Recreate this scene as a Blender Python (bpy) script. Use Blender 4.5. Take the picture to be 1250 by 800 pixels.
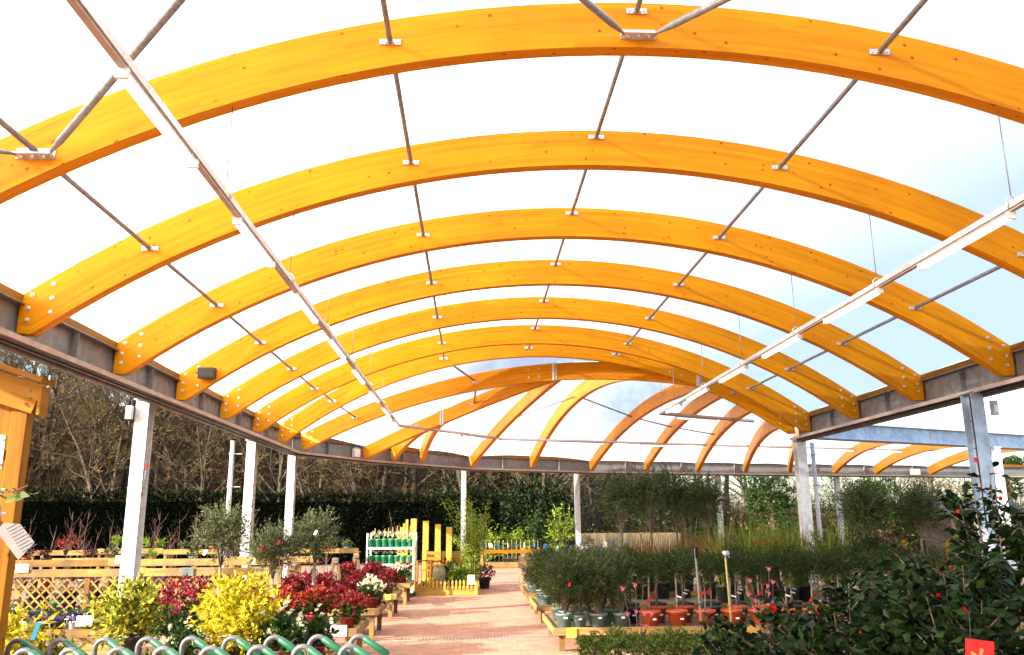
import bpy, math, random
import numpy as np
from mathutils import Vector, Matrix

for o in list(bpy.data.objects): bpy.data.objects.remove(o)
scene = bpy.context.scene
col = scene.collection

# ---------------------------------------------------------------- camera
EYE = 1.7
PITCH, YAW, ROLL = 0.2314, 0.0477, 0.0065
fw = Vector((math.sin(YAW)*math.cos(PITCH), math.cos(YAW)*math.cos(PITCH), math.sin(PITCH)))
rt = Vector((math.cos(YAW), -math.sin(YAW), 0))
up = rt.cross(fw)
rt2 = rt*math.cos(ROLL) - up*math.sin(ROLL)
up2 = up*math.cos(ROLL) + rt*math.sin(ROLL)
cam = bpy.data.cameras.new('camera')
cam.sensor_width = 36; cam.sensor_fit = 'HORIZONTAL'; cam.lens = 1011.4*36/1250
cam.clip_start = .05; cam.clip_end = 2000
co = bpy.data.objects.new('camera', cam); col.objects.link(co)
m = Matrix((rt2, up2, -fw)).transposed().to_4x4(); m.translation = (0, 0, EYE)
co.matrix_world = m
scene.camera = co

# ---------------------------------------------------------------- sky and sun
SUN_ELEV = math.radians(22.3)
SUN_TRAVEL = Vector((.87, .50, 0)).normalized()          # the way the light travels over the ground
w = bpy.data.worlds.new('World'); scene.world = w; w.use_nodes = True
nt = w.node_tree
bg = nt.nodes['Background']; sky = nt.nodes.new('ShaderNodeTexSky')
sky.sky_type = 'NISHITA'; sky.sun_disc = False
sky.sun_elevation = SUN_ELEV
sky.sun_rotation = math.atan2(-SUN_TRAVEL.x, -SUN_TRAVEL.y)
sky.air_density = 1.0; sky.dust_density = 2.6; sky.ozone_density = 1.0
nt.links.new(sky.outputs[0], bg.inputs[0]); bg.inputs[1].default_value = .15
sl = bpy.data.lights.new('sun', 'SUN'); sl.energy = 5.0; sl.angle = math.radians(.5); sl.color = (1, .93, .80)
so = bpy.data.objects.new('sun', sl); col.objects.link(so)
sd = Vector((SUN_TRAVEL.x*math.cos(SUN_ELEV), SUN_TRAVEL.y*math.cos(SUN_ELEV), -math.sin(SUN_ELEV)))
so.rotation_euler = sd.to_track_quat('-Z', 'Y').to_euler()
so.location = (-30, -20, 25)
vs = scene.view_settings
vs.view_transform = 'Standard'; vs.look = 'None'; vs.exposure = 1.78; vs.gamma = 1; vs.use_curve_mapping = False
scene.render.engine = 'CYCLES'
scene.cycles.max_bounces = 8; scene.cycles.transparent_max_bounces = 16
scene.cycles.caustics_reflective = False; scene.cycles.caustics_refractive = False

# ---------------------------------------------------------------- helpers
R = math.radians
ORD = ['first', 'second', 'third', 'fourth', 'fifth', 'sixth', 'seventh', 'eighth', 'ninth', 'tenth', 'eleventh',
       'twelfth', 'thirteenth', 'fourteenth', 'fifteenth', 'sixteenth', 'seventeenth', 'eighteenth', 'nineteenth', 'twentieth']

_T = ['', '', 'twenty', 'thirty', 'forty', 'fifty', 'sixty', 'seventy', 'eighty', 'ninety']
def nth(i):
    if i < 20: return ORD[i]
    n = i+1
    if n > 100: return 'hundred and ' + nth(n-101)
    if n == 100: return 'hundredth'
    t, u = divmod(n, 10)
    return _T[t][:-1]+'ieth' if u == 0 else _T[t]+'-'+ORD[u-1]

def tag(o, label=None, cat=None, group=None, kind=None):
    if label: o['label'] = label
    if cat: o['category'] = cat
    if group: o['group'] = group
    if kind: o['kind'] = kind
    return o

def empty(name, loc=(0, 0, 0), rz=0, label=None, cat=None, group=None):
    o = bpy.data.objects.new(name, None); col.objects.link(o)
    o.empty_display_size = .05
    o.location = loc; o.rotation_euler = (0, 0, rz)
    return tag(o, label, cat, group)

def link(name, me, parent=None, loc=None, rot=None, scale=None):
    o = bpy.data.objects.new(name, me); col.objects.link(o)
    if parent is not None: o.parent = parent
    if loc is not None: o.location = loc
    if rot is not None: o.rotation_euler = rot
    if scale is not None: o.scale = scale
    return o

def copy_tree(o, parent=None, label=None):
    c = o.copy(); col.objects.link(c); c.parent = parent
    if label: c['label'] = label
    for ch in list(o.children): copy_tree(ch, c)
    return c

class MB:
    """collects shapes for one mesh"""
    def __init__(s): s.v = []; s.f = []; s.uv = None; s.sm = []
    def add(s, vs, fs, smooth=False):
        n = len(s.v); s.v += [tuple(p) for p in vs]
        s.f += [tuple(i+n for i in f) for f in fs]; s.sm += [smooth]*len(fs)
        return s
    def box(s, c, d, rz=0, rx=0, ry=0):
        M = Matrix.Rotation(rz, 3, 'Z') @ Matrix.Rotation(ry, 3, 'Y') @ Matrix.Rotation(rx, 3, 'X')
        c = Vector(c); vs = []
        for x in (-.5, .5):
            for y in (-.5, .5):
                for z in (-.5, .5): vs.append(c + M @ Vector((x*d[0], y*d[1], z*d[2])))
        return s.add(vs, [(0, 1, 3, 2), (4, 6, 7, 5), (0, 4, 5, 1), (2, 3, 7, 6), (0, 2, 6, 4), (1, 5, 7, 3)])
    def bar(s, a, b, wd, ht, upv=(0, 0, 1)):
        a, b = Vector(a), Vector(b); d = (b-a); L = d.length; d.normalize()
        upv = Vector(upv)
        sd_ = d.cross(upv)
        if sd_.length < 1e-4: sd_ = d.cross(Vector((0, 1, 0)))
        sd_.normalize(); u = sd_.cross(d)
        vs = []
        for p in (a, b):
            for sx, sz in ((-1, -1), (1, -1), (1, 1), (-1, 1)): vs.append(p + sd_*sx*wd/2 + u*sz*ht/2)
        return s.add(vs, [(0, 1, 2, 3), (7, 6, 5, 4), (0, 4, 5, 1), (1, 5, 6, 2), (2, 6, 7, 3), (3, 7, 4, 0)])
    def tube(s, path, rad, n=8, cap=True, smooth=True):
        P = [Vector(p) for p in path]; k = len(P)
        rs = rad if isinstance(rad, (list, tuple)) else [rad]*k
        vs = []; fs = []; ref = None
        for i in range(k):
            d = (P[min(i+1, k-1)] - P[max(i-1, 0)]).normalized()
            if ref is None:
                ref = Vector((0, 0, 1)) if abs(d.z) < .9 else Vector((1, 0, 0))
            x = (ref - d*ref.dot(d)).normalized(); ref = x; y = d.cross(x)
            for j in range(n):
                a = 2*math.pi*j/n
                vs.append(P[i] + (x*math.cos(a) + y*math.sin(a))*rs[i])
        for i in range(k-1):
            for j in range(n):
                fs.append((i*n+j, i*n+(j+1) % n, (i+1)*n+(j+1) % n, (i+1)*n+j))
        s.add(vs, fs, smooth)
        if cap:
            b = len(s.v)-len(vs)
            s.f.append(tuple(b+j for j in range(n))[::-1]); s.sm.append(False)
            s.f.append(tuple(b+(k-1)*n+j for j in range(n))); s.sm.append(False)
        return s
    def lathe(s, prof, n=20, c=(0, 0, 0), smooth=True):
        vs = []; fs = []
        for r_, z in prof:
            for j in range(n):
                a = 2*math.pi*j/n; vs.append((c[0]+r_*math.cos(a), c[1]+r_*math.sin(a), c[2]+z))
        for i in range(len(prof)-1):
            for j in range(n): fs.append((i*n+j, i*n+(j+1) % n, (i+1)*n+(j+1) % n, (i+1)*n+j))
        return s.add(vs, fs, smooth)
    def mesh(s, name, m_=None):
        me = bpy.data.meshes.new(name); me.from_pydata(s.v, [], s.f)
        if any(s.sm): me.polygons.foreach_set('use_smooth', s.sm)
        if m_: me.materials.append(m_)
        me.update(); return me
    def build(s, name, m_, parent=None, loc=None, rot=None):
        return link(name, s.mesh(name, m_), parent, loc, rot)

def np_mesh(name, V, Fq, m_, smooth=False):
    """mesh from numpy vertices and an (n,k) face array"""
    me = bpy.data.meshes.new(name); n, k = Fq.shape
    me.vertices.add(len(V)); me.vertices.foreach_set('co', np.ascontiguousarray(V, dtype=np.float32).ravel())
    me.loops.add(n*k); me.loops.foreach_set('vertex_index', np.ascontiguousarray(Fq, dtype=np.int32).ravel())
    me.polygons.add(n); me.polygons.foreach_set('loop_start', np.arange(0, n*k, k, dtype=np.int32))
    if smooth: me.polygons.foreach_set('use_smooth', np.ones(n, dtype=bool))
    me.materials.append(m_); me.update(calc_edges=True); me.validate()
    return me

# ---------------------------------------------------------------- materials
def new_mat(name):
    m_ = bpy.data.materials.new(name); m_.use_nodes = True
    n = m_.node_tree.nodes; return m_, n, m_.node_tree.links, n['Principled BSDF']

def ramp(n, stops):
    r_ = n.new('ShaderNodeValToRGB'); cr = r_.color_ramp
    while len(cr.elements) < len(stops): cr.elements.new(.5)
    for e, (p, c) in zip(cr.elements, stops):
        e.position = p; e.color = (*c, 1)
    return r_

def plain(name, c1, c2=None, rough=.6, metal=0, scale=8, bump=0, spec=.5, detail=5, island=0):
    """noise-mottled surface; island = how much single pieces differ"""
    m_, n, l, b = new_mat(name)
    c2 = c2 or tuple(x*.7 for x in c1)
    tc = n.new('ShaderNodeTexCoord'); nz = n.new('ShaderNodeTexNoise')
    nz.inputs['Scale'].default_value = scale; nz.inputs['Detail'].default_value = detail
    l.new(tc.outputs['Object'], nz.inputs['Vector'])
    r_ = ramp(n, [(.3, c2), (.7, c1)])
    if island:
        g = n.new('ShaderNodeNewGeometry'); oi = n.new('ShaderNodeObjectInfo')
        ad = n.new('ShaderNodeMath'); ad.operation = 'ADD'; l.new(g.outputs['Random Per Island'], ad.inputs[0]); l.new(oi.outputs['Random'], ad.inputs[1])
        fr = n.new('ShaderNodeMath'); fr.operation = 'FRACT'; l.new(ad.outputs[0], fr.inputs[0])
        mx = n.new('ShaderNodeMix'); mx.inputs[0].default_value = island
        l.new(nz.outputs['Fac'], mx.inputs[2]); l.new(fr.outputs[0], mx.inputs[3])
        l.new(mx.outputs[0], r_.inputs[0])
    else: l.new(nz.outputs['Fac'], r_.inputs[0])
    l.new(r_.outputs[0], b.inputs['Base Color'])
    b.inputs['Roughness'].default_value = rough; b.inputs['Metallic'].default_value = metal
    b.inputs['Specular IOR Level'].default_value = spec
    if bump:
        bp = n.new('ShaderNodeBump'); bp.inputs['Strength'].default_value = bump; bp.inputs['Distance'].default_value = .02
        l.new(nz.outputs['Fac'], bp.inputs['Height']); l.new(bp.outputs[0], b.inputs['Normal'])
    return m_

def leafmat(name, stops, trans=.25, rough=.5, spec=.15):
    """each leaf takes a colour of its own from the ramp"""
    m_, n, l, b = new_mat(name)
    g = n.new('ShaderNodeNewGeometry'); oi = n.new('ShaderNodeObjectInfo')
    ad = n.new('ShaderNodeMath'); ad.operation = 'ADD'; l.new(g.outputs['Random Per Island'], ad.inputs[0]); l.new(oi.outputs['Random'], ad.inputs[1])
    fr = n.new('ShaderNodeMath'); fr.operation = 'FRACT'; l.new(ad.outputs[0], fr.inputs[0])
    r_ = ramp(n, stops); l.new(fr.outputs[0], r_.inputs[0])
    l.new(r_.outputs[0], b.inputs['Base Color']); b.inputs['Roughness'].default_value = rough
    b.inputs['Specular IOR Level'].default_value = spec
    t = n.new('ShaderNodeBsdfTranslucent'); l.new(r_.outputs[0], t.inputs[0])
    mx = n.new('ShaderNodeMixShader'); mx.inputs[0].default_value = trans
    l.new(b.outputs[0], mx.inputs[1]); l.new(t.outputs[0], mx.inputs[2])
    l.new(mx.outputs[0], n['Material Output'].inputs[0])
    return m_

def wood(name, light, dark, rough=.5, lam=None, knots=True, uv=False, scale=1.0, weather=0, vary=.35, piece=0):
    """grain along local X (or U): streaks, knots, glue lines of the laminations"""
    m_, n, l, b = new_mat(name)
    tc = n.new('ShaderNodeTexCoord'); src = tc.outputs['UV' if uv else 'Object']
    oi = n.new('ShaderNodeObjectInfo')
    off = n.new('ShaderNodeVectorMath'); off.operation = 'ADD'; l.new(src, off.inputs[0])
    cx = n.new('ShaderNodeCombineXYZ')
    mm = n.new('ShaderNodeMath'); mm.operation = 'MULTIPLY'; mm.inputs[1].default_value = 37.; l.new(oi.outputs['Random'], mm.inputs[0])
    l.new(mm.outputs[0], cx.inputs[0]); l.new(cx.outputs[0], off.inputs[1])
    mp = n.new('ShaderNodeMapping'); mp.inputs['Scale'].default_value = (1.2*scale, 26*scale, 26*scale); l.new(off.outputs[0], mp.inputs[0])
    nz = n.new('ShaderNodeTexNoise'); nz.inputs['Scale'].default_value = 1; nz.inputs['Detail'].default_value = 6; nz.inputs['Distortion'].default_value = .6
    l.new(mp.outputs[0], nz.inputs['Vector'])
    r_ = ramp(n, [(.32, dark), (.5, tuple((a*2+c)/3 for a, c in zip(light, dark))), (.68, light)]); l.new(nz.outputs['Fac'], r_.inputs[0])
    cur = r_.outputs[0]
    big = n.new('ShaderNodeTexNoise'); big.inputs['Scale'].default_value = .7; l.new(off.outputs[0], big.inputs['Vector'])
    mxb = n.new('ShaderNodeMix'); mxb.data_type = 'RGBA'; mxb.blend_type = 'MULTIPLY'
    rb = ramp(n, [(.3, (1-vary, 1-vary*1.2, 1-vary*1.3)), (.7, (1, 1, 1))]); l.new(big.outputs['Fac'], rb.inputs[0])
    mxb.inputs[0].default_value = 1; l.new(cur, mxb.inputs[6]); l.new(rb.outputs[0], mxb.inputs[7]); cur = mxb.outputs[2]
    if lam:
        # every lamination board has its own tone, with a thin glue line between
        sp = n.new('ShaderNodeSeparateXYZ'); l.new(off.outputs[0], sp.inputs[0])
        dv = n.new('ShaderNodeMath'); dv.operation = 'DIVIDE'; dv.inputs[1].default_value = lam; l.new(sp.outputs[1], dv.inputs[0])
        fl = n.new('ShaderNodeMath'); fl.operation = 'FLOOR'; l.new(dv.outputs[0], fl.inputs[0])
        du = n.new('ShaderNodeMath'); du.operation = 'DIVIDE'; du.inputs[1].default_value = 2.6; l.new(sp.outputs[0], du.inputs[0])
        st = n.new('ShaderNodeMath'); st.operation = 'MULTIPLY_ADD'; st.inputs[1].default_value = .37; l.new(fl.outputs[0], st.inputs[0]); l.new(du.outputs[0], st.inputs[2])
        fu = n.new('ShaderNodeMath'); fu.operation = 'FLOOR'; l.new(st.outputs[0], fu.inputs[0])
        cb = n.new('ShaderNodeCombineXYZ'); l.new(fl.outputs[0], cb.inputs[0]); l.new(fu.outputs[0], cb.inputs[1])
        wn = n.new('ShaderNodeTexWhiteNoise'); wn.noise_dimensions = '3D'; l.new(cb.outputs[0], wn.inputs['Vector'])
        rl = ramp(n, [(0, (.84, .78, .7)), (1, (1, 1, 1))]); l.new(wn.outputs['Value'], rl.inputs[0])
        ml = n.new('ShaderNodeMix'); ml.data_type = 'RGBA'; ml.blend_type = 'MULTIPLY'; ml.inputs[0].default_value = 1
        l.new(cur, ml.inputs[6]); l.new(rl.outputs[0], ml.inputs[7]); cur = ml.outputs[2]
        fr = n.new('ShaderNodeMath'); fr.operation = 'FRACT'; l.new(dv.outputs[0], fr.inputs[0])
        gl = ramp(n, [(0, (.72, .62, .5)), (.06, (1, 1, 1))]); l.new(fr.outputs[0], gl.inputs[0])
        mg = n.new('ShaderNodeMix'); mg.data_type = 'RGBA'; mg.blend_type = 'MULTIPLY'; mg.inputs[0].default_value = .8
        l.new(cur, mg.inputs[6]); l.new(gl.outputs[0], mg.inputs[7]); cur = mg.outputs[2]
    if knots:
        mk = n.new('ShaderNodeMapping'); mk.inputs['Scale'].default_value = (6.5*scale, 9*scale, 9*scale); l.new(off.outputs[0], mk.inputs[0])
        vo = n.new('ShaderNodeTexVoronoi'); vo.inputs['Scale'].default_value = 1; l.new(mk.outputs[0], vo.inputs['Vector'])
        rk = ramp(n, [(.06, (.42, .17, .06)), (.11, (.78, .52, .34)), (.17, (1, 1, 1))]); l.new(vo.outputs['Distance'], rk.inputs[0])
        wk = n.new('ShaderNodeSeparateColor'); l.new(vo.outputs['Color'], wk.inputs[0])
        gt = n.new('ShaderNodeMath'); gt.operation = 'GREATER_THAN'; gt.inputs[1].default_value = .4; l.new(wk.outputs[0], gt.inputs[0])
        mk2 = n.new('ShaderNodeMix'); mk2.data_type = 'RGBA'; mk2.blend_type = 'MULTIPLY'
        l.new(gt.outputs[0], mk2.inputs[0]); l.new(cur, mk2.inputs[6]); l.new(rk.outputs[0], mk2.inputs[7]); cur = mk2.outputs[2]
    if weather:
        wz = n.new('ShaderNodeTexNoise'); wz.inputs['Scale'].default_value = 2.3; wz.inputs['Detail'].default_value = 7; l.new(off.outputs[0], wz.inputs['Vector'])
        rw = ramp(n, [(.42, (0, 0, 0)), (.62, (1, 1, 1))]); l.new(wz.outputs['Fac'], rw.inputs[0])
        mw = n.new('ShaderNodeMath'); mw.operation = 'MULTIPLY'; mw.inputs[1].default_value = weather; l.new(rw.outputs[0], mw.inputs[0])
        mx = n.new('ShaderNodeMix'); mx.data_type = 'RGBA'; l.new(mw.outputs[0], mx.inputs[0]); l.new(cur, mx.inputs[6]); mx.inputs[7].default_value = (.13, .10, .075, 1); cur = mx.outputs[2]
    if piece:
        rp = ramp(n, [(0, (1-piece, 1-piece*1.15, 1-piece*1.2)), (.6, (1, 1, 1))]); l.new(oi.outputs['Random'], rp.inputs[0])
        mp_ = n.new('ShaderNodeMix'); mp_.data_type = 'RGBA'; mp_.blend_type = 'MULTIPLY'; mp_.inputs[0].default_value = 1
        l.new(cur, mp_.inputs[6]); l.new(rp.outputs[0], mp_.inputs[7]); cur = mp_.outputs[2]
    l.new(cur, b.inputs['Base Color']); b.inputs['Roughness'].default_value = rough; b.inputs['Specular IOR Level'].default_value = .15
    bp = n.new('ShaderNodeBump'); bp.inputs['Strength'].default_value = .25; bp.inputs['Distance'].default_value = .004
    l.new(nz.outputs['Fac'], bp.inputs['Height']); l.new(bp.outputs[0], b.inputs['Normal'])
    return m_

def galv(name, c1, c2, rough=.45, metal=.6, scale=14):
    """galvanised steel: crystalline spangle and dull streaks"""
    m_, n, l, b = new_mat(name)
    tc = n.new('ShaderNodeTexCoord'); vo = n.new('ShaderNodeTexVoronoi'); vo.inputs['Scale'].default_value = scale
    l.new(tc.outputs['Object'], vo.inputs['Vector'])
    nz = n.new('ShaderNodeTexNoise'); nz.inputs['Scale'].default_value = 2.2; nz.inputs['Detail'].default_value = 6; l.new(tc.outputs['Object'], nz.inputs['Vector'])
    se = n.new('ShaderNodeSeparateColor'); l.new(vo.outputs['Color'], se.inputs[0])
    mx = n.new('ShaderNodeMix'); mx.inputs[0].default_value = .65; l.new(se.outputs[0], mx.inputs[2]); l.new(nz.outputs['Fac'], mx.inputs[3])
    r_ = ramp(n, [(.25, c2), (.7, c1)]); l.new(mx.outputs[0], r_.inputs[0]); l.new(r_.outputs[0], b.inputs['Base Color'])
    b.inputs['Metallic'].default_value = metal
    rr = ramp(n, [(.2, (rough+.15,)*3), (.8, (rough-.1,)*3)]); l.new(mx.outputs[0], rr.inputs[0]); l.new(rr.outputs[0], b.inputs['Roughness'])
    return m_

def membrane():
    m_, n, l, b = new_mat('roof_film')
    tc = n.new('ShaderNodeTexCoord'); nz = n.new('ShaderNodeTexNoise'); nz.inputs['Scale'].default_value = .35; nz.inputs['Detail'].default_value = 6
    l.new(tc.outputs['Object'], nz.inputs['Vector'])
    r_ = ramp(n, [(.3, (.83, .85, .85)), (.7, (.89, .90, .90))]); l.new(nz.outputs['Fac'], r_.inputs[0])
    t = n.new('ShaderNodeBsdfTranslucent'); l.new(r_.outputs[0], t.inputs[0])
    tr = n.new('ShaderNodeBsdfTransparent'); tr.inputs[0].default_value = (.95, .97, 1, 1)
    mx = n.new('ShaderNodeMixShader'); mx.inputs[0].default_value = .16
    l.new(t.outputs[0], mx.inputs[1]); l.new(tr.outputs[0], mx.inputs[2])
    df = n.new('ShaderNodeBsdfDiffuse'); l.new(r_.outputs[0], df.inputs[0])
    m2 = n.new('ShaderNodeMixShader'); m2.inputs[0].default_value = .12
    l.new(mx.outputs[0], m2.inputs[1]); l.new(df.outputs[0], m2.inputs[2])
    l.new(m2.outputs[0], n['Material Output'].inputs[0])
    return m_

def emis(name, c, s):
    m_, n, l, b = new_mat(name)
    b.inputs['Base Color'].default_value = (*c, 1); b.inputs['Emission Color'].default_value = (*c, 1); b.inputs['Emission Strength'].default_value = s
    return m_

M = {}
M['glulam'] = wood('glulam', (.80, .335, .001), (.72, .26, .0008), .5, lam=.045, uv=True, vary=.18)
M['larch'] = wood('orange_timber', (.30, .135, .006), (.21, .08, .003), .55, scale=1.2)
M['deal'] = wood('yellow_timber', (.50, .32, .09), (.34, .18, .04), .7, scale=1.5, weather=.7, piece=.45)
M['oldwood'] = wood('weathered_timber', (.32, .23, .14), (.14, .09, .05), .8, scale=1.5, weather=.6)
M['post'] = wood('sleeper_timber', (.66, .42, .08), (.45, .24, .03), .65, scale=1.2, weather=.25)
M['steel'] = galv('galvanised_steel', (.44, .46, .48), (.27, .29, .31), .5, .35)
M['paintedcol'] = galv('pale_galvanised_steel', (.72, .73, .74), (.52, .54, .56), .5, .2)
M['eave'] = galv('eave_steel', (.23, .22, .215), (.16, .155, .15), .6, .35, 9)
M['lip'] = galv('eave_lip_steel', (.46, .36, .30), (.36, .28, .235), .5, .3, 9)
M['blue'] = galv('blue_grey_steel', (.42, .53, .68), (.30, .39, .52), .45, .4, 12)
M['tube'] = galv('tube_steel', (.30, .31, .32), (.18, .185, .19), .5, .3, 30)
M['zinc'] = galv('zinc_plate', (.75, .76, .78), (.55, .56, .58), .4, .5, 30)
M['wire'] = plain('wire', (.35, .35, .36), rough=.4, metal=.7)
M['thicket'] = leafmat('thicket_stems', [(0, (0.0112, 0.0083, 0.0053)), (.5, (0.0450, 0.0300, 0.0150)), (.85, (0.1200, 0.0750, 0.0300)), (1, (0.1950, 0.1275, 0.0525))], .1, .9, .05)
M['handle'] = galv('handle_steel', (.12, .125, .13), (.08, .085, .09), .45, .4, 30)
M['film'] = membrane()
M['dark'] = plain('black_plastic', (.02, .02, .022), (.012, .012, .014), .4, scale=20)
M['white'] = plain('white_plastic', (.8, .8, .8), (.7, .7, .7), .4, scale=10)
M['lamp'] = emis('lamp_diffuser', (1, .96, .90), .6)
M['red'] = plain('red_plastic', (.55, .01, .01), (.42, .008, .008), .4, scale=20)
M['card'] = plain('grey_card', (.17, .15, .15), (.14, .12, .12), .7, scale=6)
M['paper'] = plain('white_card', (.82, .82, .80), (.72, .72, .70), .7, scale=9)
M['ink'] = plain('ink', (.05, .05, .06), rough=.7)
M['bluecard'] = plain('blue_plastic', (.02, .25, .65), (.015, .2, .5), .4, scale=20)
M['yellow'] = plain('yellow_plastic', (.75, .68, .05), (.62, .55, .04), .45, scale=20)
M['grip'] = plain('green_rubber', (.0, .095, .038), (.0, .07, .028), .4, scale=60, bump=.1)
M['greenpot'] = plain('green_pot', (.02, .30, .13), (.015, .22, .09), .45, scale=12)
M['greypot'] = plain('grey_green_pot', (.13, .18, .17), (.09, .13, .12), .5, scale=14)
M['terracotta'] = plain('red_brown_pot', (.55, .085, .02), (.42, .06, .015), .55, scale=14)
M['blackpot'] = plain('black_pot', (.03, .03, .032), (.02, .02, .02), .5, scale=14)
M['claret'] = plain('claret_pot', (.22, .01, .015), (.15, .008, .01), .45, scale=14)
M['urn'] = plain('stone_urn', (.36, .31, .18), (.16, .13, .07), .85, scale=14, bump=.5)
M['soil'] = plain('compost', (.05, .032, .02), (.025, .017, .012), .95, scale=60, bump=.8)
M['bark'] = plain('bark', (.17, .125, .08), (.07, .05, .032), .9, scale=18, bump=.6)
M['barkpale'] = plain('pale_bark', (.30, .25, .18), (.17, .13, .09), .9, scale=25, bump=.5)
M['barkfar'] = plain('woodland_bark', (.085, .062, .036), (.028, .021, .013), .95, scale=3, bump=.4)
M['twigfar'] = plain('woodland_twigs', (.19, .12, .045), (.07, .045, .02), .95, scale=1.5, spec=.1)
M['whip'] = plain('whip_stem', (.17, .085, .062), (.08, .04, .03), .8, scale=10)
M['cane'] = plain('bamboo_cane', (.34, .27, .08), (.22, .18, .05), .6, scale=12)
M['greencane'] = plain('grey_green_cane', (.14, .16, .10), (.08, .09, .06), .6, scale=12)
M['olive'] = leafmat('olive_leaf', [(0, (0.0330, 0.0450, 0.0150)), (.5, (0.0720, 0.0870, 0.0300)), (.85, (0.1260, 0.1380, 0.0660)), (1, (0.1800, 0.1860, 0.1200))], .2)
M['olivedark'] = leafmat('bush_leaf', [(0, (0.0170, 0.0314, 0.0085)), (.5, (0.0370, 0.0568, 0.0144)), (.9, (0.0738, 0.0967, 0.0284)), (1, (0.1137, 0.1308, 0.0512))], .22)
M['rosemary'] = leafmat('standard_leaf', [(0, (.008, .018, .004)), (.6, (.022, .038, .009)), (1, (.065, .08, .025))], .15, .6, .06)
M['box'] = leafmat('box_leaf', [(0, (0.0277, 0.0554, 0.0075)), (.6, (0.0739, 0.1201, 0.0139)), (1, (0.1663, 0.2033, 0.0277))], .25)
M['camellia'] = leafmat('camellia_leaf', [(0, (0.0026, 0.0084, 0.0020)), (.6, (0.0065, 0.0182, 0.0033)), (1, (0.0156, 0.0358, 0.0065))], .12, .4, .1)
M['variegated'] = leafmat('variegated_leaf', [(0, (0.0330, 0.0660, 0.0088)), (.35, (0.1100, 0.1430, 0.0132)), (.6, (0.3740, 0.3300, 0.0220)), (1, (0.6160, 0.5170, 0.0770))], .2)
M['golden'] = leafmat('golden_leaf', [(0, (0.1050, 0.1260, 0.0084)), (.25, (0.3780, 0.3255, 0.0126)), (.6, (0.5880, 0.4830, 0.0158)), (1, (0.7350, 0.6090, 0.0525))], .25)
M['redleaf'] = leafmat('red_leaf', [(0, (.03, .003, .005)), (.5, (.13, .006, .012)), (.85, (.24, .012, .02)), (1, (.34, .07, .05))], .25)
M['orangered'] = leafmat('scarlet_leaf', [(0, (.05, .006, .006)), (.5, (.24, .018, .012)), (.9, (.40, .05, .018)), (1, (.5, .16, .05))], .25)
M['purple'] = leafmat('purple_leaf', [(0, (0.0150, 0.0036, 0.0072)), (.6, (0.0480, 0.0084, 0.0180)), (1, (0.1200, 0.0360, 0.0600))], .2)
M['cream'] = leafmat('cream_petal', [(0, (.60, .60, .34)), (1, (.85, .84, .62))], .3)
M['pink'] = leafmat('pink_petal', [(0, (.65, .12, .20)), (1, (.85, .35, .42))], .3)
M['scarlet'] = leafmat('scarlet_petal', [(0, (.36, .003, .005)), (1, (.52, .012, .012))], .15, .6, .1)
M['violet'] = leafmat('violet_petal', [(0, (.22, .07, .5)), (.6, (.45, .22, .7)), (1, (.7, .5, .85))], .3)
M['magenta'] = leafmat('magenta_petal', [(0, (.16, .005, .02)), (.6, (.30, .008, .05)), (1, (.42, .03, .12))], .25)
M['fresh'] = leafmat('fresh_leaf', [(0, (0.0630, 0.1170, 0.0090)), (.6, (0.1800, 0.2700, 0.0180)), (1, (0.3240, 0.3780, 0.0540))], .35)
M['midgreen'] = leafmat('mid_leaf', [(0, (0.0110, 0.0275, 0.0066)), (.6, (0.0275, 0.0605, 0.0110)), (1, (0.0605, 0.0990, 0.0220))], .25)
M['grass'] = leafmat('grass_blade', [(0, (0.0410, 0.0655, 0.0082)), (.5, (0.1147, 0.1556, 0.0164)), (1, (0.2457, 0.2457, 0.0410))], .3)
M['tawny'] = leafmat('tawny_blade', [(0, (0.0662, 0.0284, 0.0058)), (.6, (0.1514, 0.0710, 0.0142)), (1, (0.2129, 0.1230, 0.0330))], .3)
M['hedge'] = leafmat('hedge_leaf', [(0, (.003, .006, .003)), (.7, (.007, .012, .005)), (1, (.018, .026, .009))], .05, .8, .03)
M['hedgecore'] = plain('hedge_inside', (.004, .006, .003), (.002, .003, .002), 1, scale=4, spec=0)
M['scrub'] = leafmat('bank_scrub', [(0, (0.0292, 0.0341, 0.0078)), (.35, (0.0975, 0.0731, 0.0195)), (.7, (0.1852, 0.1170, 0.0390)), (1, (0.2632, 0.1755, 0.0634))], .25, .8, .05)
M['ivy'] = leafmat('ivy_leaf', [(0, (0.0043, 0.0101, 0.0029)), (.6, (0.0108, 0.0216, 0.0043)), (1, (0.0252, 0.0360, 0.0072))], .15)
M['pine'] = leafmat('pine_needles', [(0, (.006, .018, .004)), (.5, (.018, .046, .008)), (1, (.05, .095, .014))], .2, .7, .05)
M['litter'] = plain('leaf_litter', (.15, .088, .034), (.04, .027, .012), .95, scale=2.5, bump=1, detail=12)

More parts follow.
